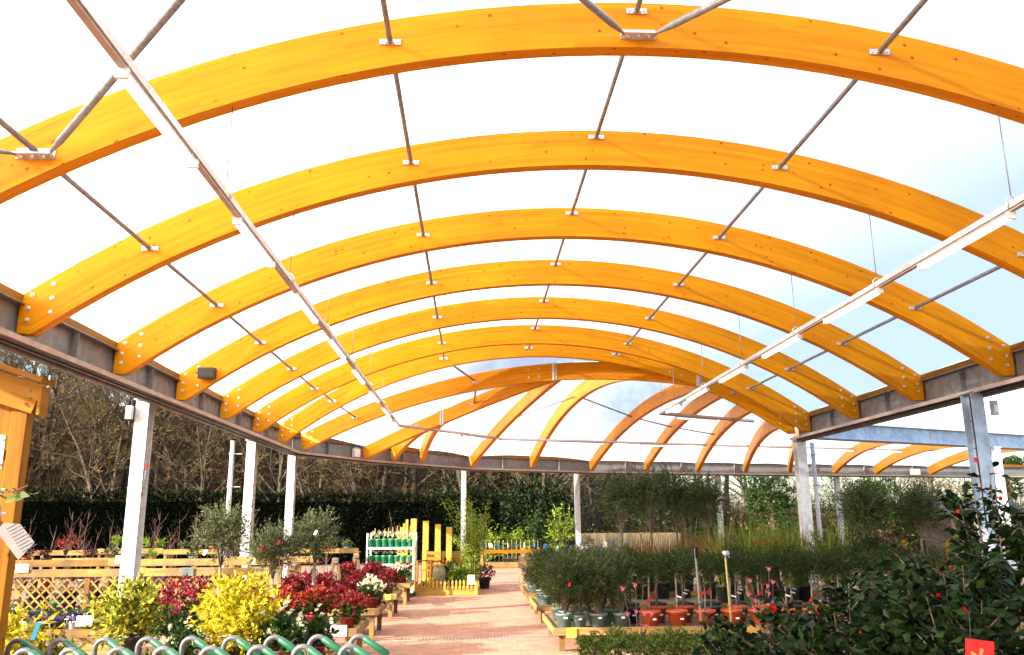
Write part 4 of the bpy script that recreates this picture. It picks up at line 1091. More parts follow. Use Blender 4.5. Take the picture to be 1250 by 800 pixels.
# golden and variegated shrubs
def shrub(name, label, loc, rad, mat, seed, n_sh, n_lf, ll, lw, zc, potr=.15, poth=.24, l_sh=.18, grp='golden shrubs behind the trolleys', up=.5, extra=None, potm='blackpot', inner=(.05, .85), stemm='bark'):
    e = empty(name, loc, 0, label, 'shrub', grp)
    if potr: pot(e, potr, poth, M[potm])
    link('foliage', crown_mesh('foliage', seed, (0, 0, zc), rad, n_sh, l_sh, n_lf, ll, lw, mat, up, .8, inner), e)
    link('stems', twigs_mesh('stems', seed, (0, 0, zc), [r_*.8 for r_ in rad], 16, l_sh, M[stemm], .004, (0, 0, poth*.85 if potr else 0)), e)
    for nm, me in (extra or []): tag(link(nm, me, e), kind='stuff')
    return e
s1 = shrub('variegated_shrub', 'yellow green variegated shrub in front of the nearest left column', (-3.42, 8.95, .42), (.43, .38, .36), M['variegated'], 301, 340, 9, .065, .028, .40, .14, .2, .14)
s2 = shrub('golden_shrub', 'bright golden yellow shrub in the middle of the trolleys', (-2.2, 8.35, .42), (.43, .38, .40), M['golden'], 302, 400, 9, .058, .026, .46, .14, .2, .14)
shrub('golden_shrub', 'golden variegated shrub at the left edge beside the kiosk post', (-3.7, 7.0, .16), (.38, .34, .42), M['golden'], 303, 330, 9, .06, .028, .58, .15, .24, .14)
shrub('variegated_shrub', 'small yellow green shrub low behind the leftmost trolleys', (-3.35, 7.15, 0), (.28, .26, .34), M['variegated'], 304, 200, 8, .06, .026, .55, .13, .22, .12)
cr = crown_mesh('flower_heads', 305, (.0, 0, .55), (.24, .22, .18), 50, .08, 6, .036, .026, M['magenta'], .4, 1, (.4, 1))
cr2 = crown_mesh('red_leaves', 306, (.03, 0, .62), (.22, .2, .14), 60, .08, 6, .042, .026, M['redleaf'], .5, .9, (.4, 1))
shrub('red_flowered_shrub', 'magenta and red flowered shrub between the two yellow shrubs', (-2.85, 8.75, .42), (.27, .25, .22), M['midgreen'], 307, 130, 8, .06, .03, .3, .14, .2, .12, 'flowering shrubs behind the trolleys', extra=[('flower_heads', cr), ('red_leaves', cr2)])
hb = crown_mesh('flower_heads', 308, (0, 0, .36), (.2, .19, .17), 26, .04, 6, .034, .03, M['cream'], .2, 1.3, (.6, 1.05))
for i, (x, y, s_) in enumerate([(-1.78, 8.25, 1.0), (-1.52, 8.6, .9), (-1.85, 8.75, .95), (-2.62, 8.15, .8)]):
    o = shrub('hellebore', '%s white flowered hellebore %s' % (['leafy', 'compact', 'taller', 'low'][i], ['beside the golden shrub', 'at the right end of the golden shrub table', 'behind the other two hellebores', 'between the trolleys and the magenta shrub'][i]), (x, y, .42), (.2, .19, .15), M['midgreen'], 310+i, 70, 7, .08, .04, .26, .11, .15, .1, 'white hellebores behind the trolleys', extra=[('flower_heads', hb)], potm='claret')
    o.scale = (s_,)*3
e = empty('plant_label', (-3.28, 6.75, .98), R(10), 'small bright blue plant label on the left golden shrub', 'label')
MB().box((0, 0, -.05), (.028, .003, .13), ry=.25).build('strip', M['bluecard'], e); MB().tube([(.015, 0, .01), (.08, .03, .0), (.1, .05, -.12)], .003, 5).build('tie', M['white'], e)

# olive trees
def olive(label, loc, rad, zc, seed, trunk_top, potr=.2, poth=.3, mat='olive', n_sh=200, n_lf=12, ll=.05, lw=.013, grp='small olive trees', l_sh=.22, tr=.02, tags=(), bark='barkpale', name='olive_tree', potm='blackpot', lean=(0, 0), cat='tree'):
    e = empty(name, loc, 0, label, cat, grp)
    pot(e, potr, poth, M[potm])
    MB().tube([(0, 0, poth*.85), (lean[0]*.4, .01, (poth+trunk_top)*.5), (lean[0], lean[1], trunk_top)], [tr*1.25, tr, tr*.85], 8).build('trunk', M[bark], e)
    link('crown', crown_mesh('crown', seed, (lean[0], lean[1], zc), rad, n_sh, l_sh, n_lf, ll, lw, M[mat], .55, .7, (.05, .8)), e)
    link('branches', twigs_mesh('branches', seed, (lean[0], lean[1], zc), [r_*.8 for r_ in rad], 22, l_sh, M['bark'], .004, (lean[0], lean[1], trunk_top-.02)), e)
    for (x, y, z, m_) in tags:
        MB().box((x, y, z), (.035, .003, .07), ry=.5).build('tag', M[m_], e)
    return e
olive('taller olive tree with a pale trunk, left of the pair', (-3.33, 11.55, 0), (.33, .33, .40), 1.6, 401, 1.15, n_sh=420, tags=((-.12, -.3, 1.35, 'paper'),))
olive('lower bushy olive tree right of the taller one', (-2.82, 12.35, 0), (.36, .33, .33), 1.33, 402, .95, n_sh=400, tags=((-.2, -.3, 1.2, 'paper'), (.12, -.3, 1.45, 'red'), (-.1, -.3, 1.38, 'red')))
olive('olive tree on a pale trunk among the scarlet plants', (-2.28, 12.55, 0), (.33, .33, .38), 1.52, 403, 1.15, n_sh=420, tr=.028, tags=((.05, -.3, 1.58, 'paper'),))

# lattice display bench
e = empty('lattice_bench', (-5.9, 15.3, 0), 0, 'timber display bench with diamond lattice front, left of the nearest column', 'bench', 'timber plant benches at left')
def lattice(e, x0, x1, z0, z1, y, sp=.17):
    w_, h_ = x1-x0, z1-z0
    for s_ in (1, -1):
        n = int((w_+h_)/sp)
        for i in range(1, n):
            c = i*sp      # line x+s*z = const
            if s_ == 1: pts = (max(0, c-h_), min(c, h_)), (min(c, w_), max(0, c-w_))
            else: pts = (max(0, c-h_), h_-min(c, h_)), (min(c, w_), h_-max(0, c-w_))
            (ax, az), (bx, bz) = pts
            if math.hypot(ax-bx, az-bz) < .08: continue
            plank('lattice_slat', (x0+ax, y-(.012 if s_ > 0 else 0), z0+az), (x0+bx, y-(.012 if s_ > 0 else 0), z0+bz), .011, .03, M['deal'], e, (0, 0, 1) if True else None)
XS = [-2.3, -.75, .8, 2.35]
for i, x in enumerate(XS): plank('post', (x, .02, 0), (x, .02, .96), .09, .09, M['deal'], e)
for i in range(3):
    a, b = XS[i]+.05, XS[i+1]-.05
    lattice(e, a, b, .26, .84, 0)
    plank('top_board', (a-.05, -.045, .9+.0*i), (b+.05, -.045, .9), .03, .13, M['deal'], e)
    plank('bottom_board', (a, -.03, .2), (b, -.03, .2), .03, .1, M['deal'], e)
    plank('shelf_board', (a-.05, .35, .62), (b+.05, .35, .62), .55, .03, M['deal'], e)
    plank('back_board', (a-.05, .75, 1.03), (b+.05, .75, 1.03), .03, .12, M['deal'], e)
for x in XS: plank('back_post', (x, .8, 0), (x, .8, 1.08), .08, .08, M['deal'], e)
for i, (x, z) in enumerate([(-7.75, .92), (-4.95, .84), (-6.4, 1.02)]): card((x, 15.215 if i < 2 else 16.0, z), .22, .14, ['white card on the left of the lattice bench', 'green picture card right of the nearest column', 'white card on the back board of the lattice bench'][i], M['paper'] if i != 1 else M['greypot'], tilt=0)
def bench(x0, x1, y, z, label, n=2):
    e = empty('plant_bench', ((x0+x1)/2, y, 0), 0, label, 'bench', 'timber plant benches at left'); a = (x1-x0)/2
    k = max(2, int((x1-x0)/1.6))
    for i in range(k):
        p, q = -a+2*a*i/k, -a+2*a*(i+1)/k-.015
        plank('front_board', (p, -.3, z-.05+.03*(i % 2)), (q, -.3, z-.05+.03*(i % 2)), .03, .13, M['deal'], e)
        for j in range(n): plank('top_board', (p, -.18+j*.24, z-.1), (q, -.18+j*.24, z-.1), .2, .025, M['deal'], e)
        for yy in (-.25, .25): plank('leg', (p+.05, yy, 0), (p+.05, yy, z-.11), .07, .07, M['deal'], e)
    return e
bench(-10.8, -3.3, 19.0, .98, 'long timber bench of boards behind the lattice bench')
bench(-11.5, -3.0, 23.2, 1.06, 'farther timber bench in front of the bare whips', 2)
bench(-9.4, -6.6, 12.9, .75, 'timber bench at far left behind the kiosk post')
# pots seen through the lattice, primulas in front
rd = random.Random(9)
sm = crown_mesh('leaves', 430, (0, 0, .16), (.07, .07, .06), 20, .06, 5, .05, .025, M['midgreen'], .5)
pfl = [crown_mesh('flowers', 431+i, (0, 0, .17), (.06, .06, .035), 14, .02, 4, .035, .032, m_, .3, 1.3, (.6, 1)) for i, m_ in enumerate([M['violet'], M['cream'], M['magenta']])]
for r_ in range(2):
    for i in range(9):
        k = rd.choice([0, 0, 0, 1]); nm = ['violet', 'white', 'pink'][k]
        flower('primula', '%s primula, %s from the left in the %s row of its table' % (nm, ORD[i], ['front', 'back'][r_]), (-6.1+i*.19, 11.15+r_*.3, .435), [('flowers', pfl[k]), ('leaves', sm)], M['blackpot'] if (i+r_) % 3 else M['white'], .065, .11, 1., i, 'primulas on the low table')
for i in range(18):
    e_ = flower('dark_pot', 'dark pot on the ground behind the lattice, %s from the left' % ORD[i], (-8.1+i*.265, 15.5+rd.uniform(-.05, .2), .004), [('leaves', sm)], [M['blackpot'], M['greypot'], M['blackpot'], M['greenpot']][i % 4], .135, .42, 1., i, 'dark pots behind the lattice')
for i in range(16):
    k = rd.choice([0, 1, 2, 2]); x = -8.05+i*.28
    flower('small_pot_plant', 'small flower pot on the shelf behind the lattice, %s from the left' % ORD[i], (x, 15.62+rd.uniform(-.08, .1), .636), [('flowers', pfl[k]), ('leaves', sm)], [M['white'], M['greypot'], M['terracotta'], M['paper']][i % 4], .075, .12, 1.1, i, 'small pots behind the lattice')

# weathered trestles
def trestle(x, y, label, s=1.):
    e = empty('timber_trestle', (x, y, 0), R(8), label, 'trestle', 'weathered trestles among the red plants'); e.scale = (s,)*3
    plank('top_rail', (-.06, -.45, .98), (-.06, .45, .98), .12, .07, M['oldwood'], e)
    for yy in (-.38, .38):
        for sx in (-1, 1): plank('leg', (-.06+sx*.19, yy, 0), (-.06+sx*.03, yy, .95), .07, .045, M['oldwood'], e, (0, 1, 0))
        plank('cross_piece', (-.2, yy-.03, .4), (.08, yy-.03, .4), .02, .07, M['oldwood'], e)
trestle(-3.05, 15.1, 'nearest weathered timber trestle behind the olive tree')
trestle(-2.72, 17.6, 'second weathered timber trestle behind the red plants')
trestle(-2.65, 20.2, 'farthest weathered trestle, left of the pot rack')

# bare whips standing before the hedge
def whip_mesh(seed, h):
    rd_ = random.Random(seed); mb = MB(); p = [(0, 0, .2)]; x = y = 0
    for i in range(5): x += rd_.gauss(0, .03); y += rd_.gauss(0, .03); p.append((x, y, .2+(h-.2)*(i+1)/5))
    mb.tube(p, [.011, .01, .009, .007, .005, .003], 5, cap=False)
    for i in range(9):
        t = rd_.uniform(.3, .95); k = min(int(t*5), 4); b = Vector(p[k]).lerp(Vector(p[k+1]), t*5-k); a = rd_.uniform(0, 6.28); L = rd_.uniform(.15, .45)
        mb.tube([b, b+Vector((math.cos(a)*L*.4, math.sin(a)*L*.4, L*.5)), b+Vector((math.cos(a)*L*.6, math.sin(a)*L*.6, L))], [.006, .004, .002], 4, cap=False)
    return mb.mesh('stems', M['whip'])
WM = [whip_mesh(500+i, h) for i, h in enumerate([1.5, 1.9, 1.7, 2.1, 1.4])]
rd = random.Random(12); ws = sorted([(rd.uniform(-13.5, -2.4), rd.uniform(24.3, 30)) for i in range(38)], key=lambda p: p[0]/p[1])
for i, (x, y) in enumerate(ws):
    e = empty('bare_whip', (x, y, 0), rd.uniform(0, 6), 'bare young whip tree before the dark hedge, %s from the left' % nth(i), 'sapling', 'bare whips before the hedge')
    pot(e, .11, .2, M['blackpot']); link('stems', WM[i % 5], e)
    if i % 3 == 0: MB().box((.02, -.02, .9), (.06, .003, .1)).build('tag', M['paper'] if i % 2 else M['violet'], e)
shrub('red_leaved_shrub', 'small russet shrub on the far bench beside the kiosk post', (-10.6, 22.95, .96), (.32, .25, .17), M['orangered'], 510, 50, 7, .06, .025, .28, .1, .14, .14, 'shrubs on the left benches')
shrub('box_plant', 'little green plant on the far bench right of the russet shrub', (-9.3, 22.95, .96), (.14, .14, .16), M['fresh'], 511, 30, 6, .07, .03, .3, .1, .14, .1, 'shrubs on the left benches')

# mixed small stock standing along the left benches
rd = random.Random(91)
bk = [crown_mesh('leaves', 560+i, (0, 0, .24), (.13, .13, .11), 34, .1, 6, .06, .025, M[m_], .6) for i, m_ in enumerate(('midgreen', 'olive', 'purple', 'fresh'))]
bn = ['dark green', 'grey green', 'purple leaved', 'light green']
for bi, (by, bz, bx_, bl_) in enumerate([(19.0, .895, -10.5, 'middle'), (23.2, .975, -8.6, 'farther')]):
    for i in range(17):
        if rd.random() < .15: continue
        k = rd.choice([0, 1, 1, 2, 3]); x = bx_+i*(7.0 if bi == 0 else 5.3)/16
        flower('bench_plant', '%s small potted plant on the %s left bench, %s place from the left' % (bn[k], bl_, ORD[i]), (x+rd.uniform(-.08, .08), by+rd.uniform(-.12, .1), bz), [('leaves', bk[k])], [M['blackpot'], M['greypot'], M['terracotta']][i % 3], .1, .14, rd.uniform(.75, 1.15), i, 'small stock on the left benches')
for i in range(9):
    k = rd.choice([0, 1, 3]); flower('bench_plant', '%s small plant in the back row behind the lattice, %s from the left' % (bn[k], ORD[i]), (-8.0+i*.5, 16.4, .004), [('leaves', bk[k])], M['blackpot'], .15, .4, 1.35, i, 'plants behind the lattice')

# --- pot rack
e = empty('pot_rack', (-1.93, 20.65, 0), R(-4), 'galvanised wheeled rack of green pots beside the raised bed', 'rack')
for sx in (-1, 1):
    for sy in (-1, 1): MB().box((sx*.55, sy*.24, .8), (.035, .035, 1.36)).build('upright', M['zinc'], e)
SHZ = [.18, .36+.0, .74, 1.12]
for z in (.14, .37, .75, 1.13):
    MB().box((0, 0, z), (1.1, .5, .022)).box((0, -.245, z), (1.1, .012, .05)).build('shelf', M['zinc'], e)
for sx in (-1, 1):
    for sy in (-1, 1): MB().tube([(sx*.5, sy*.2-.015, .06), (sx*.5, sy*.2+.015, .06)], .06, 12).build('wheel', M['dark'], e)
pg = crown_mesh('sprout', 520, (0, 0, .27), (.05, .05, .07), 12, .08, 5, .05, .018, leafmat('dry_shoots', [(0, (.35, .3, .2)), (.6, (.6, .56, .5)), (1, (.2, .28, .06))], .2), .8)
gp = MB(); gp.tube([(0, 0, .15), (.01, 0, .36)], .007, 5)
for r_, z in enumerate((.383, .763, 1.143)):
    for i in range(7):
        x = -.46+i*.153; c, s_ = math.cos(R(-4)), math.sin(R(-4)); y = -.12
        flower('green_pot', 'green pot on the %s shelf of the rack, %s from the left' % (['bottom', 'middle', 'top'][r_], ORD[i]), (-1.93+x*c-y*s_, 20.65+x*s_+y*c, z), [('sprout', pg)], M['greenpot'], .072, .2, 1., i, 'green pots on the rack', 'pot')
rd = random.Random(3)
for i in range(9):
    o = empty('bare_rose', (-2.35+i*.105, 20.75, 1.145), rd.uniform(0, 6), 'dry bare stem in a pot at the back of the rack top, %s from left' % ORD[i], 'plant', 'bare stems on the rack'); pot(o, .06, .12, M['blackpot'])
    MB().tube([(0, 0, .1), (.01, .01, .3), (rd.uniform(-.04, .04), 0, rd.uniform(.4, .52))], [.014, .012, .008], 6).build('stem', M['cane'], o)

# --- raised bed with picket edging
bx0, bx1, by0, by1 = -1.31, .07, 20.9, 22.55
e = empty('raised_bed', ((bx0+bx1)/2, by0, 0), 0, 'yellow timber raised bed with a little picket edge', 'planter')
a = (bx1-bx0)/2
plank('front_board', (-a, 0, .09), (a, 0, .09), .04, .16, M['post'], e)
plank('back_board', (-a, by1-by0, .17), (a, by1-by0, .17), .04, .3, M['post'], e)
for sx in (-1, 1): plank('side_board', (sx*a, .02, .13), (sx*a, by1-by0, .13), .04, .24, M['post'], e)
for sx in (-1, 1): plank('corner_post', (sx*(a+.03), -.03, 0), (sx*(a+.03), -.03, .34), .08, .08, M['post'], e)
for i in range(14):
    x = -a+.09+i*(2*a-.18)/13
    mb = MB(); w_ = .024; mb.add([(q, y_, z) for y_ in (-.008, .008) for q, z in ((-w_, 0), (w_, 0), (w_, .2), (0, .24), (-w_, .2))], [(0, 1, 2, 3, 4), (9, 8, 7, 6, 5)]+[(j, 5+j, 5+(j+1) % 5, (j+1) % 5) for j in range(5)])
    if i == 0: pk = mb.mesh('picket', M['post'])
    link('picket', pk, e, (x, -.03, .14))
plank('picket_rail', (-a, -.012, .2), (a, -.012, .2), .016, .03, M['post'], e)
MB().box((0, (by1-by0)/2, .09), (2*a-.04, by1-by0-.04, .16)).build('soil', M['soil'], e)
for i, (x, top, y) in enumerate([(-1.56, 1.82, 22.75), (-1.24, 1.76, 22.75), (-.92, 1.67, 22.75), (-.62, 1.60, 22.75)]):
    o = empty('sleeper_post', (x, y, 0), 0, 'upright yellow timber sleeper behind the raised bed, %s from the left' % ORD[i], 'post', 'upright sleepers behind the raised bed')
    plank('timber', (0, 0, 0), (0, 0, top), .15, .1, M['post'], o, (0, 1, 0))
o = empty('sleeper_stack', (-1.82, 22.75, 0), 0, 'stepped bundle of upright yellow boards behind the pot rack', 'timber stack')
for i in range(4): plank('board', (-.13+i*.07, 0, 0), (-.13+i*.07, 0, 1.5+i*.1), .065, .08, M['post'], o, (0, 1, 0))
o = empty('sleeper_wall', (-.6, 22.95, 0), 0, 'low timber panel behind the raised bed plants', 'panel')
for i in range(5): plank('board', (-.75, 0, .12+i*.19), (.75, 0, .12+i*.19), .05, .18, M['post'], o)
o = empty('garden_chair', (-1.12, 22.05, .17), R(-30), 'orange wooden garden armchair in the raised bed', 'chair')
plank('seat', (-.22, 0, .36), (.22, 0, .36), .4, .03, M['larch'], o)
for sx in (-1, 1):
    plank('front_leg', (sx*.21, -.19, 0), (sx*.21, -.19, .58), .045, .045, M['larch'], o)
    plank('back_leg', (sx*.21, .2, 0), (sx*.21, .24, .85), .045, .045, M['larch'], o)
    plank('arm', (sx*.21, -.22, .59), (sx*.21, .25, .59), .055, .03, M['larch'], o)
for i in range(3): plank('back_slat', (-.2, .23, .5+i*.14), (.2, .23, .5+i*.14), .02, .07, M['larch'], o)
o = empty('stone_urn', (-.82, 21.35, .17), 0, 'mossy stone urn at the front of the raised bed', 'urn')
MB().lathe([(0, 0), (.09, 0), (.1, .03), (.15, .2), (.165, .34), (.13, .45), (.11, .48), (.14, .52), (.135, .54), (.1, .52), (.09, .46)], 20).build('body', M['urn'], o)
MB().lathe([(.095, .46), (0, .47)], 14).build('soil', M['soil'], o)
# bamboo and leafy plants in the bed
o = empty('bamboo', (.02, 22.1, .17), 0, 'tall fresh green bamboo at the right of the raised bed', 'plant')
rng = np.random.default_rng(530); mb = MB(); Ps = []; Ds = []
for i in range(34):
    az = rng.uniform(0, 6.28); r_ = rng.uniform(0, .16); h = rng.uniform(.9, 2.2); ln = rng.uniform(.05, .22)+(.25 if i < 5 else 0)
    pts = [Vector((math.cos(az)*(r_+ln*t*t*h), math.sin(az)*(r_+ln*t*t*h), h*t)) for t in (0, .3, .6, .85, 1)]
    mb.tube(pts, [.007, .006, .005, .004, .002], 5, cap=False)
    for k in range(85):
        t = rng.uniform(.2, 1); j = min(int(t*4), 3); p = pts[j].lerp(pts[j+1], t*4-j); Ps.append(tuple(p)); d = rng.normal(size=3); d[2] = d[2]*.6+.2; Ds.append(d)
mb.build('canes', M['cane'], o); Ps = np.array(Ps); Ps += rng.normal(size=Ps.shape)*.06
V, F = leaf_arrays(rng, Ps, np.array(Ds), .12, .022); link('leaves', np_mesh('leaves', V, F, M['fresh']), o)
for i, (x, y, r_, h, mt, ll, lb) in enumerate([(-.3, 21.75, .3, .28, 'fresh', .14, 'broad leaved bright green plant beside the bamboo'), (-.55, 22.3, .32, .42, 'midgreen', .12, 'dark leafy plant behind the urn'), (-.05, 21.3, .2, .16, 'fresh', .08, 'low green plant at the right front of the raised bed'),
                                             (-.45, 21.35, .2, .12, 'midgreen', .07, 'low trailing plant right of the urn'), (-.75, 22.45, .3, .5, 'orangered', .07, 'russet shrub in front of the sleepers'), (-1.0, 21.2, .12, .12, 'golden', .06, 'tiny yellow plant left of the urn')]):
    shrub('bed_plant', lb, (x, y, .17), (r_, r_, h*.6), M[mt], 540+i, 46, 7, ll, ll*.45, h*.75, 0, 0, r_*.5, 'plants in the raised bed')
card((-.03, 20.86, .26), .17, .22, 'white notice card on the corner of the raised bed', tilt=0)
flower('dark_planter', 'dark pot plant at the right rear corner of the raised bed', (.32, 22.9, 0), [('leaves', crown_mesh('leaves', 551, (0, 0, .42), (.22, .22, .2), 50, .15, 6, .1, .04, M['purple']))], M['blackpot'], .16, .3, 1, 0, None)

# --- bench at the end of the path
e = empty('far_bench', (1.4, 33.1, 0), 0, 'timber bench of young trees closing the end of the path', 'bench')
for x in (-1.05, 0.55, 1.15): plank('post', (x, 0, 0), (x, 0, .75), .1, .1, M['deal'], e)
plank('top_rail', (-1.15, -.06, .62), (1.2, -.06, .62), .04, .13, M['larch'], e)
plank('bottom_board', (-1.15, -.06, .12), (1.2, -.06, .12), .04, .2, M['deal'], e)
plank('back_rail', (-1.15, .5, .62), (1.2, .5, .62), .04, .1, M['larch'], e)
rd = random.Random(6)
for i in range(14):
    o = empty('young_tree', (.35+i*.17, 33.4+rd.uniform(-.1, .1), 0), rd.uniform(0, 6), 'pale stemmed young tree in the far path-end bench, %s from left' % ORD[i], 'sapling', 'young trees at the path end')
    pot(o, .09, .18, M['blackpot']); MB().tube([(0, 0, .15), (.01, 0, .6), (0, .01, 1.05)], [.016, .014, .01], 5).build('stem', M['barkpale'], o)
    if i % 2 == 0: MB().box((0, -.03, .85), (.13, .004, .16), ry=rd.uniform(-.2, .2)).build('tag', M['bluecard'] if i % 4 == 0 else M['paper'], o)

# ================================================================ right side
RZ = .3
def rbench(y0, y1, x1, label, m_=None):
    return table(1.12, x1, y0, y1, RZ, label, m_ or M['deal'], slats=7, rim=.1, sp=.075, slatm=M['oldwood'])
rbench(11.75, 13.6, 7.6, 'nearest low bench right of the path, grey and red pots on it')
rbench(14.9, 16.6, 7.9, 'second low bench right of the path')
rbench(17.4, 19.4, 7.9, 'third low bench right of the path, purple plants at its end')
card((1.33, 11.70, .2), .13, .12, 'yellow card on the end of the nearest right bench', M['yellow'], tilt=0)
card((3.28, 11.69, .12), .17, .17, 'white card on the front of the right bench behind the bamboo cane', tilt=0)

# olive bushes in grey-green pots
ob = []
for i in range(3):
    ob.append((crown_mesh('foliage', 600+i, (0, 0, .54), (.25, .25, .42), 210, .24, 11, .055, .013, M['olivedark'], 1.0, .6, (.05, .85)),
               twigs_mesh('stems', 600+i, (0, 0, .54), (.2, .2, .3), 16, .24, M['bark'], .005, (0, 0, .15), 1.)))
rows = [(11.95, [1.27, 1.47, 1.74, 2.06], 'front'), (12.45, [1.35, 1.68, 2.02], 'second'), (13.0, [1.3, 1.62, 1.98], 'third')]
n = 0
for y, xs, rn in rows:
    for i, x in enumerate(xs):
        e = empty('olive_bush', (x, y, RZ-.018), n*1.3, 'olive bush in grey green pot, %s from the path in %s row' % (ORD[i], rn), 'shrub', 'olive bushes on the nearest right bench')
        s_ = [1, .95, 1.05, .98][n % 4]; e.scale = (s_, s_, s_*(1.0 if n % 3 else 1.08))
        pot(e, .115, .19, M['greypot']); a, b = ob[n % 3]; link('foliage', a, e); link('stems', b, e)
        if rn == 'front':
            c = n*1.3; MB().box((math.sin(-c)*0+.0, 0, 0), (.05, .003, .022)).build('pot_label', M['paper'], e, (.108*math.cos(-math.pi/2-c), .108*math.sin(-math.pi/2-c), .14), (0, 0, -c))
        if n % 2 == 0: MB().box((.05, -.22, .55), (.03, .004, .05), ry=.4).build('tag', M['red'], e)
        n += 1
for y, k in ((15.1, 4), (15.7, 4), (16.3, 4)):
    for i in range(k):
        e = empty('olive_bush', (1.3+i*.34, y, RZ-.018), n*1.1, 'olive shrub on the second right bench, %s from path in %s row' % (ORD[i], {15.1: 'nearest', 15.7: 'halfway', 16.3: 'farthest'}[y]), 'shrub', 'olive bushes on the second right bench')
        pot(e, .115, .19, M['greypot']); a, b = ob[n % 3]; link('foliage', a, e); link('stems', b, e); n += 1

# clipped standards in red-brown pots
st = [crown_mesh('crown', 620+i, (0, 0, .74), (.22, .22, .19), 170, .14, 10, .04, .009, M['rosemary'], .5, .6, (.2, .95)) for i in range(3)]
def standard(x, y, lb, i, potm='terracotta'):
    e = empty('standard_shrub', (x, y, RZ-.018), 0, lb, 'shrub', 'clipped standards in red pots')
    pot(e, .14, .225, M[potm])
    MB().tube([(0, 0, .17), (.012*(i % 3-1), .0, .4), (0, 0, .66)], [.013, .012, .011], 7).build('trunk', M['barkpale'], e)
    link('crown', st[i % 3], e, None, (0, 0, i*2.1), (1, 1, 1+.08*(i % 2)))
    MB().box((.03, -.138, .12), (.05, .003, .022)).build('pot_label', M['paper'], e)
    if i % 2 == 0: MB().box((-.03, -.03, .36+.04*(i % 3)), (.028, .004, .1), ry=.75).build('tag', M['red'], e)
    else: MB().box((.03, -.03, .40), (.07, .003, .018), ry=.3).build('tag', M['paper'], e)
for i in range(12):
    standard(2.46+i*.385, 11.97+.02*(i % 2), 'clipped standard in a red brown pot, %s from the path, front row' % ORD[i], i)
for i in range(12):
    standard(2.28+i*.395, 12.5+.03*(i % 3), 'clipped standard in the back row of red pots, %s from the path' % ORD[i], i+5, 'terracotta' if i % 3 else 'blackpot')
for i in range(11):
    standard(2.4+i*.42, 13.15, 'clipped standard shrub, %s from the path in the row behind' % ORD[i], i+9, 'blackpot')
for i, x in enumerate((2.2, 4.45, 6.5)):
    e = empty('support_post', (x, 13.75, 0), 0, 'timber post behind the clipped standards, %s from the path' % ORD[i], 'post', 'posts behind the right bench'); plank('timber', (0, 0, 0), (0, 0, 1.15), .09, .09, M['deal'], e)

# grasses and phormiums on the benches behind
gm = [blades_mesh('blades', 640+i, 130, .9, .016, .1, M['grass'], .7) for i in range(2)]
tm = [blades_mesh('blades', 645+i, 130, .75, .012, .08, M['tawny'], .6) for i in range(2)]
rd = random.Random(15); gi = 0; lst = []
for i in range(7): lst.append((4.5+i*.36, 15.0+rd.uniform(-.1, .3), 'g'))
for i in range(8): lst.append((3.2+i*.42, 16.2+rd.uniform(-.1, .2), 'g' if i > 4 else 't'))
for i in range(8): lst.append((2.5+i*.4, 17.8+rd.uniform(-.1, .2), 't'))
cnt = {'g': 0, 't': 0}
for x, y, k in lst:
    cnt[k] += 1
    e = empty('potted_grass', (x, y, RZ-.018), rd.uniform(0, 6), '%s grass clump in a pot behind the standards, %s from the path' % ('tall green' if k == 'g' else 'tawny orange', nth(cnt[k]-1)), 'grass plant', 'grasses on the right benches')
    pot(e, .13, .22, M['blackpot']); link('blades', (gm if k == 'g' else tm)[cnt[k] % 2], e, (0, 0, .18)); e.scale = (1.2, 1.2, 1.42)
pp = crown_mesh('foliage', 650, (0, 0, .3), (.22, .22, .16), 60, .12, 8, .05, .02, M['purple'], .5, .9)
for i, (x, y) in enumerate([(1.28, 17.65), (1.34, 18.2), (1.3, 18.8), (1.6, 17.7)]):
    flower('purple_heather', 'dark purple plant at path end of the third right bench, %s from front' % ORD[i], (x, y, RZ-.018), [('foliage', pp)]+([('flowers', pfl[2])] if i < 2 else []), M['greypot'], .11, .16, 1.05, i*2, 'purple plants on the third right bench')
for i, (x, y, mt) in enumerate([(7.45, 15.0, 'purple'), (7.1, 15.25, 'rosemary'), (5.6, 15.6, 'orangered'), (7.5, 15.7, 'olivedark'), (6.6, 15.75, 'midgreen'), (5.0, 15.7, 'olivedark')]):
    shrub('potted_shrub', ['dark purple', 'grey green', 'russet', 'tall olive coloured', 'deep green', 'dense dark olive'][i]+' potted shrub among the grasses', (x, y, RZ-.018), (.36, .36, .42), M[mt], 655+i, 170, 9, .06, .022, .78, .13, .2, .16, 'shrubs among the grasses')
fl = crown_mesh('flower', 660, (0, 0, 0), (.04, .02, .03), 7, .02, 3, .045, .026, M['scarlet'], .3, 1.2)
for i, (x, y, z) in enumerate([(5.05, 15.0, 1.35), (6.0, 15.1, 1.32)]):
    e = empty('canna_flower', (x, y, RZ), 0, 'red flower head above the grasses, %s from the path' % ORD[i], 'flower', 'red flowers above the grasses'); MB().tube([(0, 0, .0), (0, 0, z-RZ)], .006, 5).build('stem', M['greencane'], e); link('petals', fl, e, (0, 0, z-RZ))

